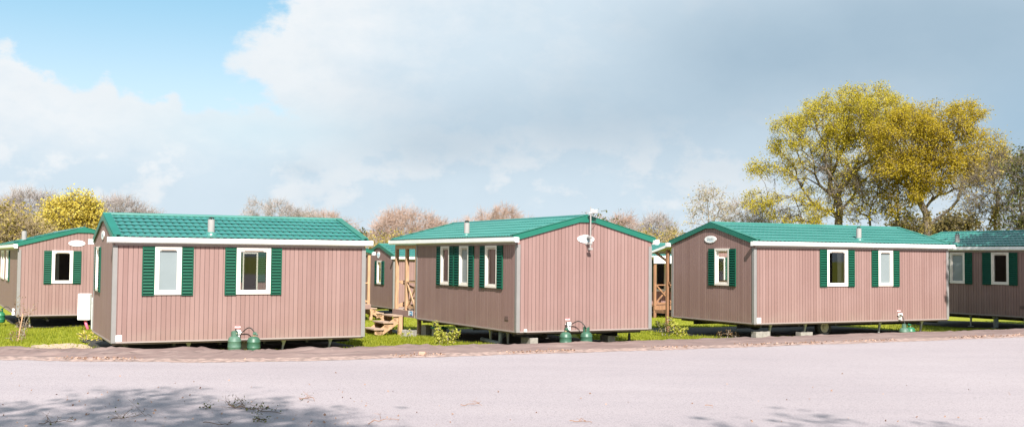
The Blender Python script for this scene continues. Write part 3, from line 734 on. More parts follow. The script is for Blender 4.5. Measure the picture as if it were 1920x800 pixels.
mb = MB(); mb.box((L8+.02, -.02, .17), (L8+1.8, W+.03, .2)); mb.build('porch_deck', M['woodgrey'], h8)
mb = MB(); xpanel(mb, (L8+1.72, .1), (L8+1.72, W/2-.05), .30, 1.06); xpanel(mb, (L8+1.72, W/2+.05), (L8+1.72, W-.1), .30, 1.06); mb.build('balustrade', M['wood'], h8)
mb = MB(); mb.box((L8+.03, -.04, .0), (L8+1.8, -.021, .168)); mb.box((L8+1.801, -.04, .0), (L8+1.82, W+.03, .168)); mb.build('deck_skirt', M['clad'], h8)
p9 = at(518, 585, 39.8); L9 = 6.4; o9 = p9[:2]-X8*L9-Y8*W
h9, m9 = make_home('mobile home seen only through the dark window of the front left home', (*o9, .1), A8-math.pi/2, L9,
    see=[('gL', 2.72, 3.28, .3, S2)], seed=9, sub=6)
for a_, b_ in ((2.42, 2.715), (3.285, 3.58)): add_shutter(h9, m9['gL'], a_, b_, S1, S2)
A7 = .43; p7 = at(1205, 577, 47.5)
h7, m7 = make_home('distant mobile home with brown terrace and white canopy, left of the right home', (p7[0], p7[1], -.06), A7, 7.2,
    wins=[('front', .62, 1.22, .75, S2, 'left', (.3, .61), (1.23, 1.6)), ('front', 3.2, 4.0, S1, S2, 'clear')], seed=7, sub=6)
mb = MB(); mb.box((-.5, -1.75, .16), (3.6, -.02, .2)); mb.box((-.5, -1.77, .02), (3.6, -1.752, .198)); mb.build('terrace_deck', M['woodbrown'], h7)
for x in (-.45, .45, 1.75, 3.5):
    mb = MB(); mb.box((x-.05, -1.75, -.5), (x+.05, -1.65, 1.99)); mb.build('terrace_post', M['woodbrown'], h7)
mb = MB()
for a, b_ in ((-.4, .4), (.5, 1.7), (1.8, 3.45)): xpanel(mb, (a, -1.70), (b_, -1.70), .30, 1.08)
mb.build('balustrade', M['woodbrown'], h7)
mb = MB(); mb.box((-.55, -1.80, 2.0), (3.65, -1.77, 2.30)); mb.prism([(-.55, -1.77, 2.28), (-.55, -.03, 2.19), (-.55, -.03, 2.20), (-.55, -1.77, 2.295)], (4.2, 0, 0)); mb.build('canopy', M['white'], h7)

# bare soil sheets coloured near black to deepen shade under and behind each home
msh = plain('bare_shade_dark_soil', (.026, .021, .014), .95, var=.4, scale=5, bmp=.6)
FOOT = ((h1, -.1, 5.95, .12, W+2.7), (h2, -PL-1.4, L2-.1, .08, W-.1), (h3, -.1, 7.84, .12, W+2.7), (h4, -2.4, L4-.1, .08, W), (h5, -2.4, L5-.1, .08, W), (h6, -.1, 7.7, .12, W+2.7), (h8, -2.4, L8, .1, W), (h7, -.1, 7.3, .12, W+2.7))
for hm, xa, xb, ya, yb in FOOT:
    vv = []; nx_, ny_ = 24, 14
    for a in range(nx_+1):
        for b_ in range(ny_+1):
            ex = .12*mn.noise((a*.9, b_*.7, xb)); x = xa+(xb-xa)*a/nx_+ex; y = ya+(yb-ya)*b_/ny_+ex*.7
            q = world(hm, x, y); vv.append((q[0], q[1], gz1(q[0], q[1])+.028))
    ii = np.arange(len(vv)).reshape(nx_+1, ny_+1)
    kind(arr_mesh('bare_shade_soil', vv, np.stack([ii[:-1, :-1], ii[1:, :-1], ii[1:, 1:], ii[:-1, 1:]], -1).reshape(-1, 4), msh), 'structure')

# grass blades
def blades(n, x0, x1, y0, y1, hmin, hmax, seed):
    r = np.random.default_rng(seed); x = r.uniform(x0, x1, n); y = r.uniform(y0, y1, n); s = sdist(x, y)
    ok = (s > 2.12) & (np.abs(x) < y*.52)
    ok &= ~((x/y > -.446) & (x/y < -.388) & (y < 27.9+.5*np.sin(x*6)) & (r.random(n) < .9))
    for hm, xa, xb, ya, yb in FOOT:
        a_ = hm.rotation_euler.z; dx, dy = x-hm.location.x, y-hm.location.y
        lx_ = dx*math.cos(a_)+dy*math.sin(a_); ly_ = -dx*math.sin(a_)+dy*math.cos(a_)
        ok &= ~((lx_ > xa+.08) & (lx_ < xb-.08) & (ly_ > ya+.12) & (ly_ < yb-.1))
    x, y = x[ok], y[ok]; n = len(x); z = gz(x, y)
    a = r.uniform(0, 6.28, n); h = r.uniform(hmin, hmax, n)*(.7+.6*(np.sin(x*1.7)*np.sin(y*1.3)+1)/2); w = r.uniform(.008, .018, n)
    lx, ly = r.normal(size=n)*.35*h, r.normal(size=n)*.35*h
    p = np.stack([x, y, z-.01], -1); d = np.stack([np.cos(a)*w, np.sin(a)*w, 0*a], -1)
    tip = p+np.stack([lx, ly, h], -1)
    return np.stack([p-d, p+d, tip], 1).reshape(-1, 3), r.random(n)
bv = []; bt = []
for args in ((42000, -18, -8.5, 23, 38, .04, .10, 1), (36000, -7, 1.5, 24, 36, .04, .10, 2), (26000, 2, 8, 26, 40, .04, .10, 3), (26000, 8, 22, 29, 42, .03, .09, 4), (14000, -9, 8, 36, 50, .05, .11, 6)):
    v, t = blades(*args); bv.append(v); bt.append(t)
bv = np.concatenate(bv); bt = np.concatenate(bt)
kind(arr_mesh('grass', bv, np.arange(len(bv)).reshape(-1, 3), M['grassblade'], tint=bt), 'stuff')

# ------------------------------------------------------------------ wooden steps
def steps(label, loc, rz, treads, w, ground, mat, run=.30):
    root = tag(empty('wooden_steps', loc, rz), label, 'steps', 'wooden porch steps')
    n = len(treads)
    for k, z in enumerate(treads):
        mb = MB(); y = -.02-k*run; mb.box((-w/2, y-.33, z-.045), (w/2, y, z)); mb.build('tread', M['woodgrey'], root, bevel=.006)
    for sx in (-1, 1):
        mb = MB(); x = sx*(w/2-.07)
        mb.beam((x, -.20, treads[0]-.17), (x, -.22-(n-1)*run, ground+.06), .05, .20)
        for k, z in enumerate(treads): mb.prism([(x-.025, -.05-k*run, z-.047), (x-.025, -.30-k*run, z-.047), (x-.025, -.30-k*run, z-.17), (x-.025, -.05-k*run, z-.22)], (.05, 0, 0))
        mb.build('stringer', M['wood'], root)
        mb = MB(); x = sx*(w/2-.05); mb.box((x-.05+(.001 if sx > 0 else -.001), -.15, ground-.05), (x+.05+(.001 if sx > 0 else -.001), -.03, treads[0]-.047)); mb.build('leg', M['wood'], root)
    return root
w2 = world(h2, -1.30, -.06); gs = gz1(*world(h2, -1.3, -.6)[:2])
steps('sunlit timber steps with three weathered treads leading up to the porch of the middle home', (w2[0], w2[1], 0), A2-math.pi/2, [.34, .14, -.06], .95, gs, M['wood'])
w8 = world(h8, L8+1.0, W+.08); gs8 = gz1(*world(h8, L8+1, W+.6)[:2])
steps('smaller distant timber steps just right of the front left home', (w8[0], w8[1], 0), A8-math.pi/2+math.pi, [.0, -.2, -.38], .95, gs8, M['wood'])

# ------------------------------------------------------------------ gas bottles
def gas_bottle(label, loc, rz, mat, tall, hose_to=None, tilt=0):
    root = tag(empty('gas_bottle', loc, rz), label, 'gas bottle', 'green gas bottles')
    mb = MB(); b = .30
    mb.lathe([(.11, 0), (.142, .012), (.150, .05), (.150, .10), (.1535, .105), (.1535, .115), (.150, .12), (.150, b-.07), (.1535, b-.065), (.1535, b-.055), (.150, b-.05), (.141, b-.005), (.118, b+.032), (.075, b+.058), (.035, b+.066)], sides=32)
    mb.build('bottle_body', mat, root, smooth=True)
    mb = MB(); mb.lathe([(.028, b+.06), (.028, b+.09), (.020, b+.09), (.020, b+.13), (.012, b+.135)], sides=12); mb.tube([(0, 0, b+.11), (.05, 0, b+.11)], .014, 8); mb.build('valve', M['brass'], root)
    mb = MB()
    if tall:                                            # curved guard plates either side of the valve
        for c0 in (1.1, 1.1+math.pi):
            n = 8; gm = MB()
            for k in range(n):
                a0, a1 = c0+(k/n-.5)*1.7, c0+((k+1)/n-.5)*1.7
                h0 = .125*math.cos((k/n-.5)*1.5)+.01; h1 = .125*math.cos(((k+1)/n-.5)*1.5)+.01
                for r_ in (.084, .079): gm.face([(r_*math.cos(a0), r_*math.sin(a0), b+.045), (r_*math.cos(a1), r_*math.sin(a1), b+.045), (r_*math.cos(a1), r_*math.sin(a1), b+.05+h1), (r_*math.cos(a0), r_*math.sin(a0), b+.05+h0)])
            gm.build('valve_guard', mat, root)
    else:
        mb.tube([(-.02, .0, b+.12), (.06, .01, b+.135)], .034, 10); mb.tube([(.045, -.01, b+.10), (.09, -.015, b+.105)], .02, 8); mb.build('valve_guard', mat, root)
    if hose_to:
        p1 = Vector(hose_to)-Vector(loc); p1.rotate(Matrix.Rotation(-rz, 3, 'Z')); p0 = Vector((.03, 0, b+.12))
        n = 12; L_ = (p1-p0).length
        pts = [p0.lerp(p1, k/n)+Vector((0, 0, .42*L_*math.sin(math.pi*k/n)*(1-.4*k/n))) for k in range(n+1)]
        mb = MB(); mb.tube(pts, .0125, 8); mb.build('hose', M['black'], root, smooth=True)
    return root
def put(home, x, y): p = world(home, x, y); return (p[0], p[1], gz1(p[0], p[1])-.0)
def bot(label, home, x, y, mat, tall, target, rz=0, dz=0):
    p = put(home, x, y); gas_bottle(label, (p[0], p[1], p[2]+dz), rz, mat, tall, world(home, *target) if target else None)
bot('worn pale green gas bottle with upright guard, front left home, left of its pair', h1, 2.62, -.34, M['bottlepale'], True, (2.70, -.06, .17), .4, .05)
bot('squat green gas bottle with arching hose, front left home, right of its pair', h1, 3.06, -.34, M['bottle'], False, (2.86, -.05, .165), .2, .03)
bot('green gas bottle with folded guard below the middle home gable, left of the white regulator', h2, L2+.34, 1.20, M['bottle'], False, (L2+.06, 1.39, .165), .5, .02)
bot('green gas bottle with upright guard below the middle home gable, right of the white regulator', h2, L2+.36, 1.79, M['bottle'], True, (L2+.06, 1.53, .165), 1.2, .02)
bot('faded grey-green gas bottle under the right home, left of a brighter green one', h3, 5.50, -.30, M['bottlepale'], True, (5.56, -.06, .165), 0, -.12)
bot('small bright green gas bottle at the foot of the right home long wall', h3, 5.86, -.20, M['bottledeep'], False, None, 2.2, -.12)
bot('dark green gas bottle on the lawn at the left edge of the picture', h5, L5-1.05, -.42, M['bottledeep'], True, (L5-.82, -.06, .1), 0, .12)

# ------------------------------------------------------------------ blocks, box and other small things under the homes
def block(label, home, x, y, sx, sy, sz, rz, hollow=True, dz=0, mat='concrete'):
    p = put(home, x, y); mb = MB()
    if hollow:
        mb.box((-sx/2, -sy/2, 0), (sx/2, sy/2, sz*.28)); t = .03
        mb.box((-sx/2, -sy/2, sz*.28), (-sx/2+t, sy/2, sz)); mb.box((sx/2-t, -sy/2, sz*.28), (sx/2, sy/2, sz)); mb.box((-.02, -sy/2+.002, sz*.28), (.02, sy/2-.002, sz))
        mb.box((-sx/2+t, -sy/2+.003, sz*.28), (-.02, -sy/2+t, sz-.003)); mb.box((.02, -sy/2+.003, sz*.28), (sx/2-t, -sy/2+t, sz-.003))
    else: mb.box((-sx/2, -sy/2, 0), (sx/2, sy/2, sz))
    o = mb.build('concrete_block', M[mat], None, bevel=.008); o.location = (p[0], p[1], p[2]+dz); o.rotation_euler.z = home.rotation_euler.z+rz
    tag(o, label, 'concrete block', 'concrete blocks under the homes'); return o
block('concrete block under the near corner of the middle home', h2, 6.1, .55, .5, .22, .26, 0)
block('sunlit hollow concrete block under the corner of the right home', h3, .42, .22, .52, .22, .22, 0)
block('sunlit flat concrete block under the right home, beside its wheel', h3, 1.98, .16, .46, .22, .16, .02)
block('grey concrete block standing under the porch end of the middle home', h2, .15, .30, .28, .22, .32, .1, False)
block('pale hollow concrete block lying in the grass beside the wooden steps', h2, .12, -.25, .42, .20, .20, .5)
block('dark concrete pier under the middle home, right of its gas bottles', h2, 5.9, 3.0, .4, .22, .25, 0)
# storage bin with teal lid
p = put(h2, .95, .35); mb = MB(); mb.prism([(-.2, -.14, 0), (.2, -.14, 0), (.2, .14, 0), (-.2, .14, 0)], (0, 0, .24)); bx = mb.build('storage_bin', M['concrete'], None, bevel=.01)
bx.location = p; bx.rotation_euler.z = h2.rotation_euler.z+.1; tag(bx, 'grey bin with a teal lid under the middle home near its porch', 'storage bin')
mb = MB(); mb.box((-.23, -.165, .242), (.23, .165, .29)); mb.box((-.15, -.09, .291), (.15, .09, .315)); mb.build('lid', M['teal'], bx, bevel=.01)
# spoil under the home: a dark jack with wide foot
p = put(h2, 6.1, 3.55); mb = MB(); mb.lathe([(.16, 0), (.15, .02), (.04, .07), (.03, .3)], sides=14); j = mb.build('jack_stand', M['dark']); j.location = p; tag(j, 'dark screw jack standing under the right-hand corner of the middle home', 'jack stand')
# electrical cabinet
ec = at(158.5, 606, 34.3); gzc = gz1(ec[0], ec[1])+.06; ce = tag(empty('electrical_cabinet', (ec[0], ec[1], gzc), .06), 'white electrical cabinet on a post on the lawn before the left edge home', 'cabinet')
mb = MB(); mb.box((-.20, -.10, .28), (.18, .12, 1.12)); mb.build('cabinet_box', M['white'], ce, bevel=.02)
mb = MB(); mb.box((-.185, -.112, .32), (.165, -.102, 1.06)); dr = mb.build('door', M['white'], ce, bevel=.004)
mb = MB(); mb.box((.12, -.125, .66), (.145, -.113, .74)); mb.build('latch', M['flue'], dr)
mb = MB(); mb.box((.1955, .02, -.08), (.235, .07, 1.0)); mb.build('post', M['galv'], ce)
mb = MB(); mb.tube([(.0, .05, .28), (.04, .03, .14), (.12, -.02, -.03)], .045, 10); mb.build('conduit', M['pink'], ce, smooth=True)
# brick on the membrane edge
q = at(790, 667.5, 22.85); mb = MB(); mb.prism([(-.075, -.06, 0), (.07, -.055, 0), (.078, .05, 0), (-.06, .06, 0)], (0.006, 0, .075)); bk = mb.build('brick', M['brick'], None, bevel=.014)
bk.location = (q[0], q[1]+.05, .02); bk.rotation_euler = (0, .05, .15); tag(bk, 'broken tan brick lying on the road edge of the brown membrane', 'brick')
q = at(1718, 622, 33.2); mb = MB(); mb.box((-.10, -.06, 0), (.10, .06, .045)); bk = mb.build('paving_slab', M['concrete'], None, bevel=.01); bk.location = (q[0], q[1], gz1(q[0], q[1])+.03); tag(bk, 'small pale flat stone beside the green gas bottles under the right home', 'stone')

# ------------------------------------------------------------------ trees
def skeleton(rng, trunk, targets, bf=.35, step=.55, wig=.12, limbs=()):
    """attach every target to the tree by the cheapest path; returns pos, parent, tip ids"""
    pos = [np.array(p, float) for p in trunk]; par = [-1]+list(range(len(trunk)-1)); pl = [0.0]
    for i in range(1, len(trunk)): pl.append(pl[-1]+np.linalg.norm(pos[i]-pos[i-1]))
    P = np.zeros((200000, 3)); PLn = np.zeros(200000); n = len(pos); P[:n] = pos; PLn[:n] = pl; free = max(1, int(n*.45))
    par = par; tips = []
    c0 = P[n-1]; order = np.argsort(np.linalg.norm(targets-c0, axis=1)); nl = len(limbs)
    if nl: targets = np.concatenate([np.array(limbs), targets]); order = np.concatenate([np.arange(nl), order+nl])
    for ti in order:
        T = targets[ti]; d = np.linalg.norm(P[free:n]-T, axis=1)
        cost = d+bf*PLn[free:n]+np.where(P[free:n, 2] > T[2]+.3, .5*(P[free:n, 2]-T[2]), 0)
        k = free+int(np.argmin(cost)); A = P[k]; L = d[k-free]
        pd = A-P[par[k]] if par[k] >= 0 else np.array([0, 0, 1.0]); pd = pd/(np.linalg.norm(pd)+1e-6)
        C = A+pd*L*.35+np.array([0, 0, .06*L]); m = max(1, int(L/step)); prev = k
        for j in range(1, m+1):
            t = j/m; q = (1-t)**2*A+2*t*(1-t)*C+t*t*T
            if j < m: q = q+rng.normal(size=3)*wig*step
            P[n] = q; PLn[n] = PLn[prev]+np.linalg.norm(q-P[prev]); par.append(prev); prev = n; n += 1
        if ti >= nl: tips.append(prev)
    return P[:n].copy(), np.array(par), np.array(tips)
def radii(par, n, r_tip, expo, rmax):
    w = np.zeros(n); ch = np.zeros(n, int)
    for i in range(n):
        if par[i] >= 0: ch[par[i]] += 1
    for i in range(n-1, -1, -1):
        if ch[i] == 0: w[i] += 1
        if par[i] >= 0: w[par[i]] += w[i]
    r = r_tip*w**expo
    return np.minimum(r, rmax) if rmax else r
def tubes_np(A, B, ra, rb, sides):
    d = B-A; L = np.linalg.norm(d, axis=1)[:, None]+1e-9; d = d/L
    ref = np.where(np.abs(d[:, 2:3]) < .9, np.array([[0, 0, 1.0]]), np.array([[1.0, 0, 0]]))
    u = np.cross(d, ref); u /= np.linalg.norm(u, axis=1)[:, None]; v = np.cross(d, u)
    ang = np.arange(sides)*2*np.pi/sides
    ring = u[:, None, :]*np.cos(ang)[None, :, None]+v[:, None, :]*np.sin(ang)[None, :, None]
    V = np.concatenate([A[:, None, :]+ring*ra[:, None, None], B[:, None, :]+ring*rb[:, None, None]], 1)
    n = len(A); base = np.arange(n)[:, None, None]*2*sides
    j = np.arange(sides); f = np.stack([j, (j+1) % sides, sides+(j+1) % sides, sides+j], -1)[None]
    return V.reshape(-1, 3), (base+f).reshape(-1, 4)
def blob_targets(rng, blobs, n, shell=.55):
    vol = np.array([b[3]*b[4]*b[5] for b in blobs])**.8; cnt = np.maximum(1, (n*vol/vol.sum()).astype(int)); out = []
    for b, c in zip(blobs, cnt):
        d = rng.normal(size=(c, 3)); d /= np.linalg.norm(d, axis=1)[:, None]
        r = (shell+(1-shell)*rng.random(c)**.6)
        r = np.where(rng.random(c) < .25, rng.random(c)**.5, r)
        out.append(np.array(b[:3])+d*r[:, None]*np.array(b[3:6]))
    return np.concatenate(out)
def tree(name, label, cat, base, trunk, blobs, n, bark, seed, leaf=None, leafn=0, leafs=.16, leafr=.45, twigs=8, twigl=.7, twigr=.010, rtip=.011, expo=.47, rmax=None, bf=.35, group=None, leaf_thr=0.0, ivy=None, crownmat=None, step=.6, wig=.13, density=None, limbs=()):
    """trunk and blobs are in metres relative to base"""
    rng = np.random.default_rng(seed)
    root = tag(empty(name, base), label, cat, group)
    T = blob_targets(rng, blobs, n); T = T[T[:, 2] > .6]
    P, par, tips = skeleton(rng, trunk, T, bf, step, wig, limbs)
    r = radii(par, len(P), rtip, expo, rmax)
    nt = len(trunk); r[:1] *= 1.25
    e = np.where(par >= 0)[0]; A, B = P[par[e]], P[e]; rb = r[e]; ra = np.minimum(r[par[e]], rb*1.6)
    first = par[e] < nt; ra[first] = np.minimum(r[par[e]][first], rb[first]*1.25+.01)
    Vs, Fs, off = [], [], 0
    for m, s in ((rb >= .05, 7), ((rb < .05) & (rb >= .02), 5), (rb < .02, 3)):
        if m.sum() == 0: continue
        v, f = tubes_np(A[m], B[m]+(B[m]-A[m])*.06, ra[m], rb[m], s); Vs.append(v); Fs.append(f+off); off += len(v)
    arr_mesh('trunk', np.concatenate(Vs), np.concatenate(Fs), M[bark], root, smooth=True)
    # twigs: fine sprays at the branch ends
    cen = np.mean(T, 0); tp = P[tips]; k = twigs; ends = None
    if k:
        o = np.repeat(tp, k, 0); out = o-cen; out /= np.linalg.norm(out, axis=1)[:, None]+1e-6
        d = rng.normal(size=o.shape)+out*.9+np.array([0, 0, .25]); d /= np.linalg.norm(d, axis=1)[:, None]
        l = twigl*(.4+.8*rng.random(len(o)))[:, None]; mid = o+d*l*.55; d2 = d+rng.normal(size=d.shape)*.45; d2 /= np.linalg.norm(d2, axis=1)[:, None]
        end = mid+d2*l*.5; d3 = d+rng.normal(size=d.shape)*.8; d3 /= np.linalg.norm(d3, axis=1)[:, None]; end2 = mid+d3*l*.45
        R0 = np.full(len(o), twigr)
        v1, f1 = tubes_np(o, mid, R0*1.2, R0, 3); v2, f2 = tubes_np(mid, end, R0, R0*.5, 3); v3, f3 = tubes_np(mid, end2, R0, R0*.5, 3)
        arr_mesh('twig_spray', np.concatenate([v1, v2, v3]), np.concatenate([f1, f2+len(v1), f3+len(v1)+len(v2)]), M[crownmat or bark], root)
        ends = np.concatenate([mid, end, end2])
    if leaf:
        w = np.array([mn.noise(Vector(p*.45)+Vector((seed*3.1, 0, 0)))+.5*mn.noise(Vector(p*1.1)) for p in tp])
        if density is not None: w = w+np.array([density(p) for p in tp])
        keep = w > leaf_thr-.35
        src = np.concatenate([tp[keep]]*2+([ends.reshape(3, -1, 3)[:, np.repeat(keep, k)].reshape(-1, 3)] if ends is not None else []))
        c = rng.integers(0, len(src), leafn)
        pts = src[c]+rng.normal(size=(leafn, 3))*leafr*np.array([1, 1, .75])
        scatter_leaves('crown', pts, leafs, M[leaf], rng, parent=root, aspect=(.45, .85))
    if ivy:
        z0, z1, rr, m, cnt = ivy; tr = np.array(trunk); zz = rng.uniform(z0, z1, cnt)
        q = np.stack([np.interp(zz, tr[:, 2], tr[:, 0]), np.interp(zz, tr[:, 2], tr[:, 1]), zz], -1)
        a = rng.uniform(0, 6.28, cnt); rad = rr*(.6+.5*rng.random(cnt))*(1+.5*np.sin(zz*2.3+seed))
        q += np.stack([np.cos(a)*rad, np.sin(a)*rad, rng.normal(size=cnt)*.1], -1)
        scatter_leaves('ivy', q, leafs*.9, M[m], rng, parent=root)
    return root
def loc(px, py, d, base):                        # offset in metres from base to the place seen at (px,py)
    return at(px, py, d)-np.array(base)
def base_at(px, d): p = at(px, 500, d); return (p[0], p[1], -.7)
def blob(base, px, py, d, rx_, rz_, ry=None, dy=0):
    c = loc(px, py, d, base); s = d/F; return (c[0], c[1]+dy, c[2], rx_*s, (ry or rx_)*s*.9, rz_*s)

# --- big oaks at the right
D = 74; b = base_at(1573, D); s = D/F
tr = [(0, 0, 0), (-.05, 0, 1.5), (0, .05, 3.0), (.04, 0, 4.4), (-.03, 0, 5.4), (.05, 0, 6.2)]
B_ = [blob(b, 1600, 215, D, 105, 48), blob(b, 1530, 262, D, 80, 60), blob(b, 1650, 235, D, 75, 60, dy=1), blob(b, 1465, 320, D, 55, 32), blob(b, 1600, 300, D, 90, 60), blob(b, 1445, 375, D, 48, 22), blob(b, 1500, 395, D, 62, 26), blob(b, 1560, 345, D, 80, 45), blob(b, 1510, 415, D, 50, 14)]
tree('oak_tree', 'broad dome-crowned oak in yellow spring leaf, left of the two big oaks', 'tree', b, tr, B_, 620, 'bark', 11, 'leafoak', 76000, .098, .18, twigs=6, twigl=.65, twigr=.009, rtip=.0185, expo=.5, leaf_thr=.04, limbs=[loc(x_, y_, D+dy_, b) for x_, y_, dy_ in ((1515, 335, 1), (1545, 275, -1), (1600, 255, 1.5), (1652, 290, -1), (1640, 345, 1), (1470, 392, -.5), (1505, 412, 1), (1585, 310, -2))], group='oaks behind the homes',
     density=lambda p: (.4 if p[2] > loc(1600, 290, D, b)[2] else .05 if np.hypot(p[0], p[1]) > 4.4 else -.42))
b = base_at(1738, 70); D = 70
tr = [(0, 0, 0), (.0, 0, 1.4), (.05, 0, 2.8), (.0, 0, 4.0), (.08, 0, 4.9)]
B_ = [blob(b, 1745, 235, D, 75, 38), blob(b, 1700, 265, D, 72, 52), blob(b, 1800, 280, D, 78, 42), blob(b, 1690, 320, D, 60, 32), blob(b, 1760, 325, D, 70, 40), blob(b, 1850, 318, D, 45, 26), blob(b, 1700, 372, D, 36, 22), blob(b, 1808, 215, D, 40, 18), blob(b, 1880, 305, D, 30, 18)]
tree('oak_tree', 'spreading oak with dense amber-yellow top and dark forking limbs, right of the two big oaks', 'tree', b, tr, B_, 560, 'bark', 23, 'leafoak2', 76000, .098, .19, twigs=6, twigl=.65, twigr=.009, rtip=.0165, expo=.5, leaf_thr=.0, limbs=[loc(x_, y_, D+dy_, b) for x_, y_, dy_ in ((1695, 335, 1), (1722, 290, -1), (1758, 275, 1.5), (1795, 300, -1), (1842, 345, .5), (1812, 383, -.8), (1668, 368, -.5), (1760, 340, -2))], group='oaks behind the homes', ivy=(3.0, 6.2, .42, 'leafolive', 1100),
     density=lambda p: .4 if p[2] > loc(1745, 335, D, b)[2] else -.25)
for px, lean, topx, sd, lb in ((1648, .3, 1625, 31, 'slim bent tree with thin yellowing crown between the two big oaks, left stem'), (1668, .1, 1690, 32, 'slim upright tree with thin yellowing crown between the two big oaks, right stem')):
    D = 72; b = base_at(px, D); c1 = loc(topx, 350, D, b)
    tr = [(0, 0, 0), (0, 0, 1.5), (c1[0]*.15, 0, 2.6), (c1[0]*.2+.1, 0, 3.6), (c1[0]*.6, 0, 4.6)]
    tree('slender_tree', lb, 'tree', b, tr, [blob(b, topx, 345, D, 48, 42), blob(b, topx-15, 395, D, 40, 20)], 110, 'bark', sd, 'leafoak', 2200, .13, .3, twigs=8, twigl=.7, twigr=.008, rtip=.014, group='slender trees between the oaks')
# ivy-clad trees at the far right
D = 66; b = base_at(1866, D)
tr = [(0, 0, 0), (.03, 0, 1.5), (-.03, 0, 3), (.05, 0, 4.2), (0, 0, 5.2), (.1, 0, 6.2)]
tree('ivy_clad_tree', 'upright trunk wrapped in ivy with a bare twiggy crown near the right edge', 'tree', b, tr, [blob(b, 1860, 360, D, 62, 45), blob(b, 1880, 310, D, 40, 20), blob(b, 1825, 400, D, 22, 14)], 170, 'bark', 41, 'leafolive', 1500, .13, .3, twigs=9, twigl=.8, twigr=.008, rtip=.013, ivy=(1.6, 6.3, .30, 'leafolive', 2600))
D = 62; b = base_at(1912, D)
tr = [(0, 0, 0), (.03, 0, 1.5), (.1, 0, 3), (.05, 0, 4.4), (.2, 0, 5.6)]
tree('ivy_clad_tree', 'dense dark tree smothered in ivy, cut off by the right edge of the picture', 'tree', b, tr, [blob(b, 1915, 390, D, 26, 60), blob(b, 1925, 320, D, 34, 36), blob(b, 1900, 430, D, 22, 25)], 150, 'bark', 43, 'leafivy', 2600, .15, .3, twigs=6, twigl=.6, twigr=.008, rtip=.013, ivy=(.6, 5.4, .36, 'leafivy', 2600))
for px, py, rx_, rz_, sd, lb in ((1712, 428, 34, 18, 51, 'low brown-green cypress showing over the roof left of the big oak trunk'), (1790, 425, 40, 20, 52, 'low flat-topped cypress right of the big oak trunk beside the utility pole'), (1765, 438, 30, 14, 53, 'small cypress just behind the forked oak trunk')):
    D = 88; b = base_at(px, D); cz = loc(px, py, D, b)[2]
    tree('cypress', lb, 'tree', b, [(0, 0, 0), (0, 0, 1), (.05, 0, cz*.6), (0, 0, cz)], [blob(b, px, py, D, rx_, rz_), blob(b, px, py+22, D, rx_, rz_)], 90, 'bark', sd, 'leafcypress', 5200, .2, .24, twigs=6, twigl=.7, twigr=.012, group='cypresses behind the roofs')
# budding birch and pale scrub left of the oak
D = 78; b = base_at(1335, D)
tree('birch_tree', 'thin budding birch with sparse pale leaves standing left of the big oak', 'tree', b, [(0, 0, 0), (.05, 0, 1.6), (0, 0, 3.2), (-.1, 0, 4.4), (-.25, 0, 5.4)], [blob(b, 1330, 385, D, 34, 40), blob(b, 1305, 400, D, 18, 20), blob(b, 1350, 405, D, 28, 22), blob(b, 1325, 350, D, 12, 16)], 75, 'barkpale', 61, 'leafpale', 900, .12, .2, twigs=6, twigl=.7, twigr=.009, rtip=.012)
for px, py, rx_, rz_, sd, lb in ((1392, 405, 34, 24, 62, 'pale bare sapling in the scrub beside the birch'), (1440, 408, 42, 22, 63, 'pale twiggy bush below the left limb of the big oak')):
    b = base_at(px, 82); tree('bare_shrub', lb, 'shrub', b, [(0, 0, 0), (0, 0, .8), (.05, 0, 1.6)], [blob(b, px, py, 82, rx_, rz_), blob(b, px, py+25, 82, rx_, 20)], 110, 'barkpale', sd, 'leafpale', 500, .12, .3, twigs=9, twigl=.8, twigr=.008, rtip=.011)
# bare and budding trees in the far middle
far = [('bare_tree', 'wide reddish bare tree filling the gap left of the middle home', 760, [(765, 428, 70, 28), (725, 450, 34, 20), (820, 434, 50, 18), (745, 410, 26, 14)], 330, 'twigred', 71, 92, None, 0),
       ('bare_tree', 'reddish bare tree peeping over the middle home ridge, left part', 930, [(938, 410, 40, 18), (895, 426, 46, 12), (975, 424, 30, 12)], 200, 'twigred', 72, 98, None, 0),
       ('bare_tree', 'fine-twigged pale birch over the roof ridge of the front left home', 510, [(505, 400, 52, 24), (560, 406, 45, 10)], 150, 'twiggrey', 73, 105, None, 0),
       ('bare_tree', 'reddish tree with a dark evergreen tuft behind the right slope of the middle home', 1165, [(1168, 424, 26, 18), (1120, 424, 40, 12)], 120, 'twigred', 74, 92, 'leafivy', 500),
       ('bare_tree', 'grey-brown bare tree in the gap between middle and right homes', 1232, [(1232, 430, 34, 22), (1200, 445, 30, 18)], 150, 'twiggrey', 75, 90, None, 0),
       ('bare_tree', 'grey bare tree standing left of the round yellow tree', 55, [(58, 395, 55, 36), (20, 405, 40, 26), (95, 410, 30, 30)], 280, 'twiggrey', 76, 84, None, 0),
       ('bare_tree', 'purplish bare tree behind the ridge of the front left home, right of the yellow tree', 228, [(225, 398, 44, 26), (262, 408, 40, 14)], 210, 'twiggrey', 77, 92, None, 0),
       ('bare_tree', 'faint bare tree over the ridge right of the birch at left', 620, [(600, 412, 40, 10), (640, 425, 30, 10)], 90, 'twigred', 78, 110, None, 0)]
for nm, lb, px, bl, n, bk_, sd, D, lf, ln in far:
    b = base_at(px, D); cz = loc(px, bl[0][1], D, b)[2]
    tree(nm, lb, 'tree', b, [(0, 0, 0), (.1, 0, cz*.25), (0, 0, cz*.45), (.1, 0, cz*.6)], [blob(b, x, y, D, rx_, rz_) for x, y, rx_, rz_ in bl], n, bk_, sd, lf, ln, .2, .3, twigs=12, twigl=.95, twigr=.009, rtip=.013, group='bare trees on the skyline')
D = 80; b = base_at(132, D); 
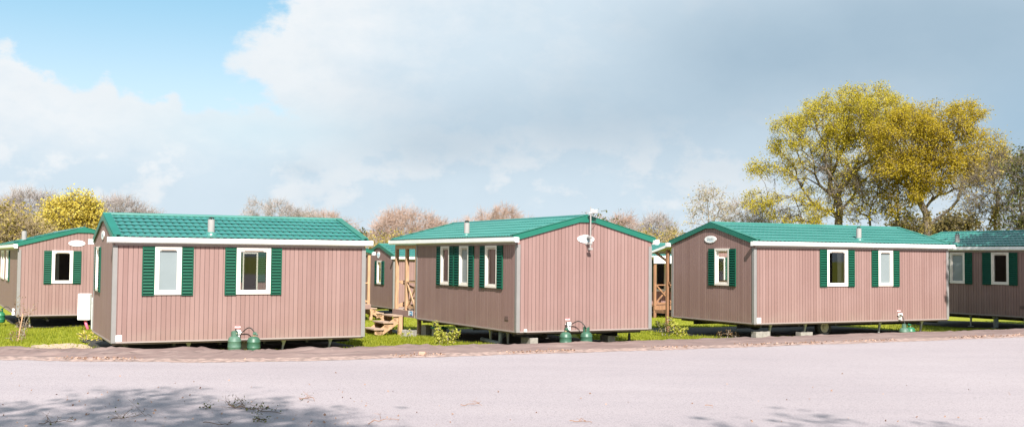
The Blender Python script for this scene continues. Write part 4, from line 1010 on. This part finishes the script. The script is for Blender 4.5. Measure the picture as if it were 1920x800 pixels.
tree('yellow_tree', 'round bright yellow tree in new leaf behind the left edge home', 'tree', b, [(0, 0, 0), (.1, 0, 1.2), (0, 0, 2.2), (.1, 0, 3)], [blob(b, 128, 408, D, 46, 30), blob(b, 102, 428, D, 34, 26), blob(b, 162, 428, D, 32, 32), blob(b, 152, 384, D, 30, 20), blob(b, 118, 388, D, 26, 18), blob(b, 178, 405, D, 16, 20)], 420, 'bark', 81, 'leafyellow', 17000, .15, .24, twigs=6, twigl=.6, twigr=.008, rtip=.012)
D = 70; b = base_at(20, D)
for px, py, rx_, rz_, sd, lb in ((18, 425, 40, 34, 82, 'olive-leaved scrub bush at the far left behind the roof'), (62, 438, 32, 24, 83, 'brownish scrub bush left of the yellow tree trunk')):
    b = base_at(px, D); tree('scrub_bush', lb, 'shrub', b, [(0, 0, 0), (0, 0, .8), (.05, 0, 1.6)], [blob(b, px, py, D, rx_, rz_), blob(b, px, py+30, D, rx_, 28)], 170, 'twigtan', sd, 'leafolive', 3000 if sd == 82 else 1300, .17, .3, twigs=9, twigl=.7, twigr=.009, group='scrub behind the left roofs')
D = 118; b = base_at(680, D); tree('pine_tree', 'small dark pine on the skyline just right of the front left home roof', 'tree', b, [(0, 0, 0), (0, 0, 2), (0, 0, 4), (0, 0, 5)], [blob(b, 681, 440, D, 8, 10), blob(b, 668, 448, D, 14, 8)], 60, 'bark', 84, 'leafivy', 1500, .25, .25, twigs=4, twigl=.5)
# hedges closing the view between the homes
for px0, px1, py, D, sd, lf, lb in ((1190, 1275, 462, 82, 91, 'leafolive', 'tall olive-brown hedge in the gap between the middle and right homes'), (660, 800, 468, 86, 92, 'leafolive', 'brown hedge behind the distant home left of the middle home'), (-40, 200, 462, 76, 93, 'leafolive', 'olive hedge behind the left edge home'), (1270, 1480, 462, 90, 94, 'leafolive', 'hedge behind the right home under the bare scrub')):
    b = base_at((px0+px1)/2, D); n = max(3, int((px1-px0)/35)); cz = loc(px0, py, D, b)[2]
    bl = [blob(b, px0+(px1-px0)*(k+.5)/n, py+6*math.sin(k*2.2), D, 30, 22) for k in range(n)]+[blob(b, px0+(px1-px0)*(k+.5)/n, py+32, D, 30, 26) for k in range(n)]
    tree('hedge', lb, 'hedge', b, [(0, 0, 0), (0, 0, .5), (0, 0, 1.0)], bl, 60*n, 'twigtan', sd, lf, 1500*n, .17, .28, twigs=9, twigl=.8, twigr=.010, bf=.1, group='hedges behind the homes')

# trees behind the photographer, plus one added right of the frame, shadowing the view
def shade_tree(lb, x, y, h, r_, n, ln, sd, lf='leafolive', z0=.0, thr=-.2):
    b = (x, y, 0)
    tree('roadside_tree', lb, 'tree', b, [(0, 0, 0), (.1, 0, h*.2), (0, .1, h*.4), (.1, 0, h*.55)], [(0, 0, h*.8, r_, r_, h*.20), (r_*.5, r_*.2, h*.66, r_*.7, r_*.7, h*.13), (-r_*.5, -.2, h*.68, r_*.7, r_*.7, h*.13)], n, 'bark', sd, lf, ln, .2, .35, twigs=7, twigl=.8, twigr=.012, rtip=.014, rmax=.26, group='roadside trees beside the camera', leaf_thr=thr)

# ------------------------------------------------------------------ small plants
def bush(name, label, cat, x, y, stems, n, size, mat, seed, stem_mat='barkpale', leafr=.05):
    rng = np.random.default_rng(seed); z = gz1(x, y); root = tag(empty(name, (x, y, z)), label, cat)
    mb = MB(); pts = []
    for dx, dy, h, lx in stems:
        P = [Vector((dx+lx*(k/6)**1.4+rng.normal()*.012, dy+rng.normal()*.012, h*k/6)) for k in range(7)]
        mb.tube(P, [.011-.0013*k for k in range(7)], 5)
        for k in range(n//len(stems)):
            t = .12+.88*rng.random()**.8; i = min(5, int(t*6)); q = P[i].lerp(P[i+1], t*6-i)
            pts.append((q.x+rng.normal()*leafr, q.y+rng.normal()*leafr, q.z+rng.normal()*leafr*.6))
            if k % 4 == 0: mb.tube([q, Vector(pts[-1])], .004, 3)
    mb.build('stem', M[stem_mat], root)
    scatter_leaves('foliage', pts, size, M[mat], rng, parent=root, aspect=(.4, .6))
    return root
bush('shrub', 'yellow-green young shrub with a tall left shoot, in front of the middle home long wall', 'shrub', -1.72, 28.75, [(-.22, 0, .62, -.06), (-.12, .05, .30, 0), (.02, 0, .30, .04), (.12, 0, .40, .05), (.2, .04, .36, .08), (-.18, -.05, .45, -.05)], 440, .085, 'leafbush', 101)
bush('shrub', 'leaning yellow-green shrub on the grass beside the shaded gable of the right home', 'shrub', 5.02, 32.3, [(-.02, 0, .62, -.28), (0, .04, .5, -.15), (.05, 0, .36, -.02), (.1, 0, .3, .12), (0, -.05, .4, -.2)], 380, .085, 'leafbush', 102)
bush('shrub', 'dark small shrub behind the leaning yellow-green one', 'shrub', 4.75, 33.1, [(-.1, 0, .45, -.15), (.1, 0, .4, .05), (0, 0, .4, 0)], 160, .08, 'leafivy', 103)
bush('plant', 'low yellowish plant on the gravel beside the corner of the front left home', 'plant', -11.35, 29.2, [(-.15, 0, .30, -.08), (.0, 0, .34, .02), (.15, 0, .25, .1), (-.3, .1, .2, -.05), (.25, 0, .2, .05)], 260, .06, 'leafyellow', 104)
bush('plant', 'tuft of reddish weeds at the front of the left lawn by the stake', 'plant', -12.95, 28.2, [(-.12, 0, .26, -.05), (.0, 0, .32, .02), (.12, 0, .22, .06)], 120, .05, 'leafred', 105)
bush('sapling', 'thin bronze-leaved sapling on the left lawn before the left edge home', 'sapling', -13.9, 30.6, [(.0, 0, 1.15, -.06), (.03, 0, .9, .30), (.0, 0, .75, .12), (-.05, 0, 1.0, -.12), (.05, 0, .4, .1), (-.05, 0, .4, -.1)], 210, .055, 'leafred', 106, leafr=.065)
p = at(33, 640, 28.4); q = at(43, 588, 28.6); mb = MB(); mb.tube([(p[0], p[1], gz1(p[0], p[1])-.02), tuple(q)], .016, 8); tag(mb.build('garden_stake', M['wood']), 'thin leaning wooden stake on the left lawn beside the sapling', 'stake')
bush('plant', 'small weed in the grass at the foot of the wooden steps', 'plant', -3.05, 31.0, [(-.08, 0, .2, -.04), (.08, 0, .25, .04)], 70, .06, 'leafbush', 107)
bush('plant', 'dark weeds in the shade below the gable of the right home', 'plant', 6.3, 31.35, [(-.2, 0, .2, -.04), (.0, 0, .25, .04), (.25, 0, .18, .03)], 90, .06, 'leafred', 108)

# ------------------------------------------------------------------ utility pole and wires
D = 96; pb = base_at(1826, D); up_ = tag(empty('utility_pole', pb), 'slim grey utility pole with insulators between the oak and the ivy-clad trunk', 'utility pole')
zt = loc(1826, 404, D, pb)[2]
mb = MB(); mb.tube([(0, 0, 0), (0, 0, zt)], [.16, .11], 10); mb.build('pole', M['pvc'], up_)
mb = MB(); mb.beam((-.35, 0, zt-.25), (.35, 0, zt-.25), .08, .08); mb.beam((-.25, 0, zt-1.05), (.25, 0, zt-1.05), .07, .07); mb.build('crossarm', M['pvc'], up_)
for x, z in ((-.3, zt-.2), (.3, zt-.2), (0, zt)):
    mb = MB(); mb.lathe([(.04, 0), (.06, .05), (.04, .1), (.06, .14), (.02, .18)], (x, 0, z), 10); mb.build('insulator', M['dark'], up_)
def wire(label, a, b_, sag):
    mb = MB(); a, b_ = Vector(a), Vector(b_); n = 24
    mb.tube([a.lerp(b_, k/n)-Vector((0, 0, sag*math.sin(math.pi*k/n))) for k in range(n+1)], .022, 5); tag(mb.build('power_line', M['dark']), label, 'power line', 'power lines at the right')
pw = Vector(pb)+Vector((0, 0, zt))
wire('upper power line running from the utility pole towards the left behind the oaks', pw+Vector((-.3, 0, -.02)), at(1560, 452, 110), .5)
wire('lower power line crossing behind the oak trunk to the utility pole', pw+Vector((-.25, 0, -1.0)), at(1600, 462, 105), .4)
wire('upper power line running right from the utility pole', pw+Vector((.3, 0, -.02)), at(1990, 412, 92), .4)
wire('lower power line running right from the utility pole', pw+Vector((.25, 0, -1.0)), at(1990, 428, 92), .4)

# ------------------------------------------------------------------ debris on the road
def gpt(px, py): r = ray(px, py); t = -CAM[2]/r[2]; return CAM+r*t
def stick(name, label, pxs, r0, seed, nside=0, side=.25, leaves=0, mat='drystick', rise=.02, leafm='leafivy', lsz=.03):
    rng = np.random.default_rng(seed); P = [gpt(*p) for p in pxs]; root = tag(empty(name, (P[0][0], P[0][1], 0)), label, 'twig' if nside < 6 else 'branch', 'twigs fallen on the road')
    o = P[0].copy(); o[2] = 0; Q = []
    for i in range(len(P)-1):
        for k in range(4): t = k/4; q = P[i]*(1-t)+P[i+1]*t-o+rng.normal(size=3)*.012; q[2] = abs(q[2])+r0+rise*rng.random(); Q.append(q)
    e = P[-1]-o; e[2] = r0; Q.append(e); n = len(Q); mb = MB()
    mb.tube(Q, [r0*(1-.6*i/n) for i in range(n)], 6); lp = []
    for k in range(nside):
        i = rng.integers(1, n-1); a = rng.uniform(0, 6.28); L = side*(.4+rng.random()); d = np.array([math.cos(a), math.sin(a)*.8, .15+.8*rng.random()**2]); d /= np.linalg.norm(d)
        p0 = Q[i]; p1 = p0+d*L*.5+rng.normal(size=3)*.02; p2 = p1+(d+rng.normal(size=3)*.4)*L*.5
        p1[2] = max(.012, p1[2]); p2[2] = max(.012, p2[2]); mb.tube([p0, p1, p2], [r0*.5, r0*.4, r0*.25], 4); lp += [p1, p2]
        for j in range(2): p3 = p1+rng.normal(size=3)*L*.25; p3[2] = max(.01, p3[2]); mb.tube([p1, p3], r0*.25, 3); lp.append(p3)
    mb.build('stem', M[mat], root)
    if leaves:
        src = np.array(lp+list(Q)); c = rng.integers(0, len(src), leaves); pts = src[c]+rng.normal(size=(leaves, 3))*.03; pts[:, 2] = np.abs(pts[:, 2])+.008
        scatter_leaves('foliage', pts, lsz, M[leafm], rng, parent=root, aspect=(.4, .8))
stick('fallen_branch', 'largest fallen branch on the road, mossy with upright side twigs', [(425, 763), (450, 766), (480, 771), (527, 775)], .009, 201, 11, .19, 80)
stick('fallen_branch', 'tangle of thin dry twigs on the shaded road at lower left', [(205, 790), (235, 786), (262, 782), (285, 781)], .005, 202, 9, .16, 20)
stick('fallen_twig', 'upright forked twig rising from the largest fallen branch', [(441, 766), (443, 766)], .006, 203, 4, .30, 14, rise=.0)
stick('fallen_twig', 'small curled reddish twig in the sun right of the largest branch', [(561, 752), (575, 747), (590, 752)], .006, 204, 5, .10, 8, 'woodbrown', .03)
stick('fallen_twig', 'thin pale dry stalk lying near the middle of the road', [(864, 762), (885, 760), (904, 760)], .005, 205, 3, .10, 0, 'woodbrown')
stick('fallen_twig', 'long thin curved twig at the bottom of the picture below the largest branch', [(380, 795), (405, 797), (428, 798), (434, 788)], .006, 206, 3, .12, 0)
stick('fallen_twig', 'thin forked straw stalk at the shadow edge by the bottom', [(690, 796), (715, 790), (748, 787)], .005, 207, 3, .14, 0, 'woodbrown')
stick('fallen_twig', 'green mossy sprig on the shaded road right of the tangle', [(475, 790), (488, 790), (500, 790)], .007, 208, 4, .05, 60)
stick('fallen_twig', 'small dark sprig left of the largest branch', [(380, 766), (390, 766)], .006, 209, 3, .06, 30)
stick('fallen_twig', 'dark twig lying at the lower left corner of the road', [(75, 797), (105, 795), (135, 790)], .006, 210, 5, .12, 10)
stick('fallen_twig', 'dry twig by the bottom edge right of the picture middle', [(1070, 792), (1090, 790), (1110, 793)], .005, 211, 3, .08, 0, 'woodbrown')
stick('fallen_twig', 'tiny pale twig far out on the sunlit road right of the middle', [(1322, 763), (1335, 764)], .005, 212, 1, .05, 0, 'woodbrown')
rng = np.random.default_rng(77); pts = []
for _ in range(260):
    x, y = rng.uniform(0, 1920), 690+110*rng.random()**.6
    if x > 760 and rng.random() < .72: continue
    g = gpt(x, y); pts.append((g[0], g[1], .012))
kind(scatter_leaves('leaf_scraps', pts, .035, M['litter'], rng), 'stuff')

# ------------------------------------------------------------------ light
SAZ, SEL = R(9.5), R(42)
sv_ = Vector((math.sin(SAZ)*math.cos(SEL), -math.cos(SAZ)*math.cos(SEL), math.sin(SEL)))
ld = bpy.data.lights.new('sun', 'SUN'); ld.energy = 4.2; ld.angle = R(.53); ld.color = (1.0, .95, .88)
so = bpy.data.objects.new('sun', ld); col.objects.link(so); so.rotation_euler = sv_.to_track_quat('Z', 'Y').to_euler(); so.location = (20, -60, 60)
def casts(px, py, h):                             # where a crown of height h must stand to shade the road at (px,py)
    g = gpt(px, py); k = h/math.tan(SEL); return g[0]+k*math.sin(SAZ), g[1]-k*math.cos(SAZ)
x, y = casts(150, 822, 12); shade_tree('leafy roadside tree behind the camera on the left', x, y, 15, 2.9, 300, 2500, 301)
x, y = casts(425, 868, 12); shade_tree('thin roadside tree behind the camera near the middle', x, y, 15, 2.3, 220, 1200, 302)
x, y = casts(1930, 935, 12); shade_tree('leafy roadside tree behind the camera on the right', x, y, 15, 3.0, 260, 1900, 303)
shade_tree('unseen bushy evergreen added outside the right of the view to shade the right-edge home', 20.4, 27.6, 11.5, 3.9, 420, 30000, 304, 'leafivy', thr=-1)  # unseen tree added to keep the right edge home in shade

# ------------------------------------------------------------------ sky
EXPO = 1.30
wd = bpy.data.worlds.new('World'); scene.world = wd; wd.use_nodes = True; nt = wd.node_tree; nt.nodes.clear()
wo = nt.nodes.new('ShaderNodeOutputWorld'); bg = nt.nodes.new('ShaderNodeBackground'); bg.inputs[1].default_value = .10; nt.links.new(bg.outputs[0], wo.inputs[0])
sky = nt.nodes.new('ShaderNodeTexSky'); sky.sky_type = 'NISHITA'; sky.sun_disc = False; sky.sun_elevation = SEL; sky.sun_rotation = math.atan2(sv_.x, sv_.y); sky.air_density = 1.0; sky.dust_density = .6
tc = nt.nodes.new('ShaderNodeTexCoord'); dirv = tc.outputs['Generated']
sep = nt.nodes.new('ShaderNodeSeparateXYZ'); nt.links.new(dirv, sep.inputs[0])
az = mathn(nt, 'ARCTAN2', sep.outputs[0], sep.outputs[1]); el = mathn(nt, 'ARCSINE', sep.outputs[2])
n1 = mathn(nt, 'SUBTRACT', noise(nt, 9, 9, dirv, .58, sc=(1, 1, 1.5)), .5)
n2 = mathn(nt, 'SUBTRACT', noise(nt, 4.0, 6, dirv, .5, sc=(1, 1, 2.2)), .5)
n3 = mathn(nt, 'SUBTRACT', noise(nt, 26, 7, dirv, .6, sc=(1, 1, 1.6)), .5)
def fcurve(val, pts, lo, hi, vlo, vhi):
    mr = nt.nodes.new('ShaderNodeMapRange'); mr.inputs[1].default_value = lo; mr.inputs[2].default_value = hi; nt.links.new(val, mr.inputs[0])
    fc = nt.nodes.new('ShaderNodeFloatCurve'); cv = fc.mapping.curves[0]
    P = sorted(((p[0]-lo)/(hi-lo), (p[1]-vlo)/(vhi-vlo)) for p in pts)
    cv.points[0].location = P[0]; cv.points[1].location = P[-1]
    for p in P[1:-1]: cv.points.new(*p)
    fc.mapping.update(); nt.links.new(mr.outputs[0], fc.inputs['Value'])
    return mathn(nt, 'MULTIPLY_ADD', fc.outputs[0], vhi-vlo, vlo)
def sstep(v, a, b_):
    n = nt.nodes.new('ShaderNodeMapRange'); n.interpolation_type = 'SMOOTHSTEP'; n.inputs[1].default_value = a; n.inputs[2].default_value = b_; nt.links.new(v, n.inputs[0]); return n.outputs[0]
lowtop = [azel(*p) for p in ((-260, 60), (-60, 95), (20, 100), (55, 125), (100, 135), (155, 155), (205, 132), (225, 165), (290, 185), (330, 192), (352, 222), (440, 215), (620, 205), (800, 190))]
e1 = fcurve(az, lowtop, lowtop[0][0], lowtop[-1][0], 0, .3)
rightb = [(azel(x_, y_)[1], azel(x_, y_)[0]) for x_, y_ in ((560, 260), (545, 200), (500, 165), (455, 130), (478, 85), (515, 50), (540, 20), (560, -30), (640, -160))]
e2 = fcurve(el, rightb, rightb[0][0], rightb[-1][0], -.4, .1)
lump = mathn(nt, 'MULTIPLY_ADD', n3, .062, mathn(nt, 'MULTIPLY', n1, .050))
bA = sstep(mathn(nt, 'ADD', mathn(nt, 'SUBTRACT', el, e1), lump), -.005, .008)
bB = sstep(mathn(nt, 'ADD', mathn(nt, 'SUBTRACT', e2, az), mathn(nt, 'MULTIPLY', lump, 1.5)), -.010, .016)
front = sstep(sep.outputs[1], -.2, .3)
blue = mathn(nt, 'MULTIPLY', mathn(nt, 'MULTIPLY', bA, bB), front)
hi = mathn(nt, 'MULTIPLY', sstep(mathn(nt, 'ADD', mathn(nt, 'MULTIPLY', n2, 2.2), el), .75, 1.15), .8)   # broken blue higher up, out of frame
blue = mathn(nt, 'MAXIMUM', blue, hi)
def gauss(px, py, rx_, ry_, amp):
    a0, e0 = azel(px, py)
    dx = mathn(nt, 'MULTIPLY', mathn(nt, 'SUBTRACT', az, a0), F/rx_); dy = mathn(nt, 'MULTIPLY', mathn(nt, 'SUBTRACT', el, e0), F/ry_)
    r2 = mathn(nt, 'MULTIPLY_ADD', dx, dx, mathn(nt, 'MULTIPLY', dy, dy))
    return mathn(nt, 'MULTIPLY', mathn(nt, 'EXPONENT', mathn(nt, 'MULTIPLY', r2, -1.0)), amp)
Dk = None
for g in ((1060, 235, 430, 85, .52), (1740, 50, 420, 150, 1.0), (1340, 110, 200, 110, .40), (790, 285, 150, 45, .30), (560, 318, 38, 18, .22), (1930, 260, 160, 150, .40), (1500, 330, 400, 70, .18), (640, 370, 500, 35, .12), (680, 20, 60, 60, -.05)):
    q = gauss(*g); Dk = q if Dk is None else mathn(nt, 'ADD', Dk, q)
Dk = mathn(nt, 'ADD', Dk, mathn(nt, 'MULTIPLY_ADD', n2, .26, mathn(nt, 'MULTIPLY', n1, .40)))
Dk = mathn(nt, 'ADD', Dk, .0, clamp=True)
K = 1/(.10*2**EXPO)
def cc(r_, g_, b_): return (r_*K, g_*K, b_*K)
edge = mathn(nt, 'SUBTRACT', e1, mathn(nt, 'ADD', el, lump))
lit1 = mathn(nt, 'MULTIPLY', sstep(edge, .050, .0), sstep(az, -.12, -.22))
edge2 = mathn(nt, 'SUBTRACT', mathn(nt, 'ADD', az, mathn(nt, 'MULTIPLY', n1, .10)), e2)
lit2 = mathn(nt, 'MULTIPLY', sstep(edge2, .20, .01), sstep(el, .06, .13))
lumps = sstep(mathn(nt, 'MULTIPLY_ADD', n3, .55, mathn(nt, 'MULTIPLY_ADD', n1, .9, mathn(nt, 'MULTIPLY', n2, .4))), -.05, .09)
lumps = mathn(nt, 'MULTIPLY', mathn(nt, 'MULTIPLY', lumps, sstep(el, .15, .10)), mathn(nt, 'MULTIPLY', sstep(el, .02, .05), .75))
lit = mathn(nt, 'MAXIMUM', mathn(nt, 'MAXIMUM', lit1, lit2), lumps, clamp=True)
lit = mathn(nt, 'ADD', lit, mathn(nt, 'MULTIPLY_ADD', n3, 1.5, mathn(nt, 'MULTIPLY', n1, 1.0)), clamp=True)
soft = mixc(nt, lit, cc(.69, .81, .905), cc(.875, .92, .955))
cloud = mixc(nt, Dk, soft, cc(.40, .535, .655))
skyb = mixc(nt, .85, sky.outputs[0], mixc(nt, sstep(el, .10, .26), cc(.63, .82, .93), cc(.27, .59, .80)))
final = mixc(nt, mathn(nt, 'MULTIPLY', blue, .97), cloud, skyb)
final = mixc(nt, gauss(475, 245, 190, 48, .62), final, cc(.66, .85, .945)); final = mixc(nt, gauss(1935, 265, 130, 130, .5), final, cc(.30, .49, .66))
hz = sstep(el, .07, -.01)
final = mixc(nt, mathn(nt, 'MULTIPLY', hz, .55), final, cc(.62, .74, .83))
nt.links.new(final, bg.inputs[0])

# ------------------------------------------------------------------ render settings
scene.view_settings.view_transform = 'Standard'; scene.view_settings.look = 'None'; scene.view_settings.exposure = EXPO; scene.view_settings.gamma = 1
scene.render.engine = 'CYCLES'
scene.cycles.max_bounces = 8; scene.cycles.transparent_max_bounces = 12
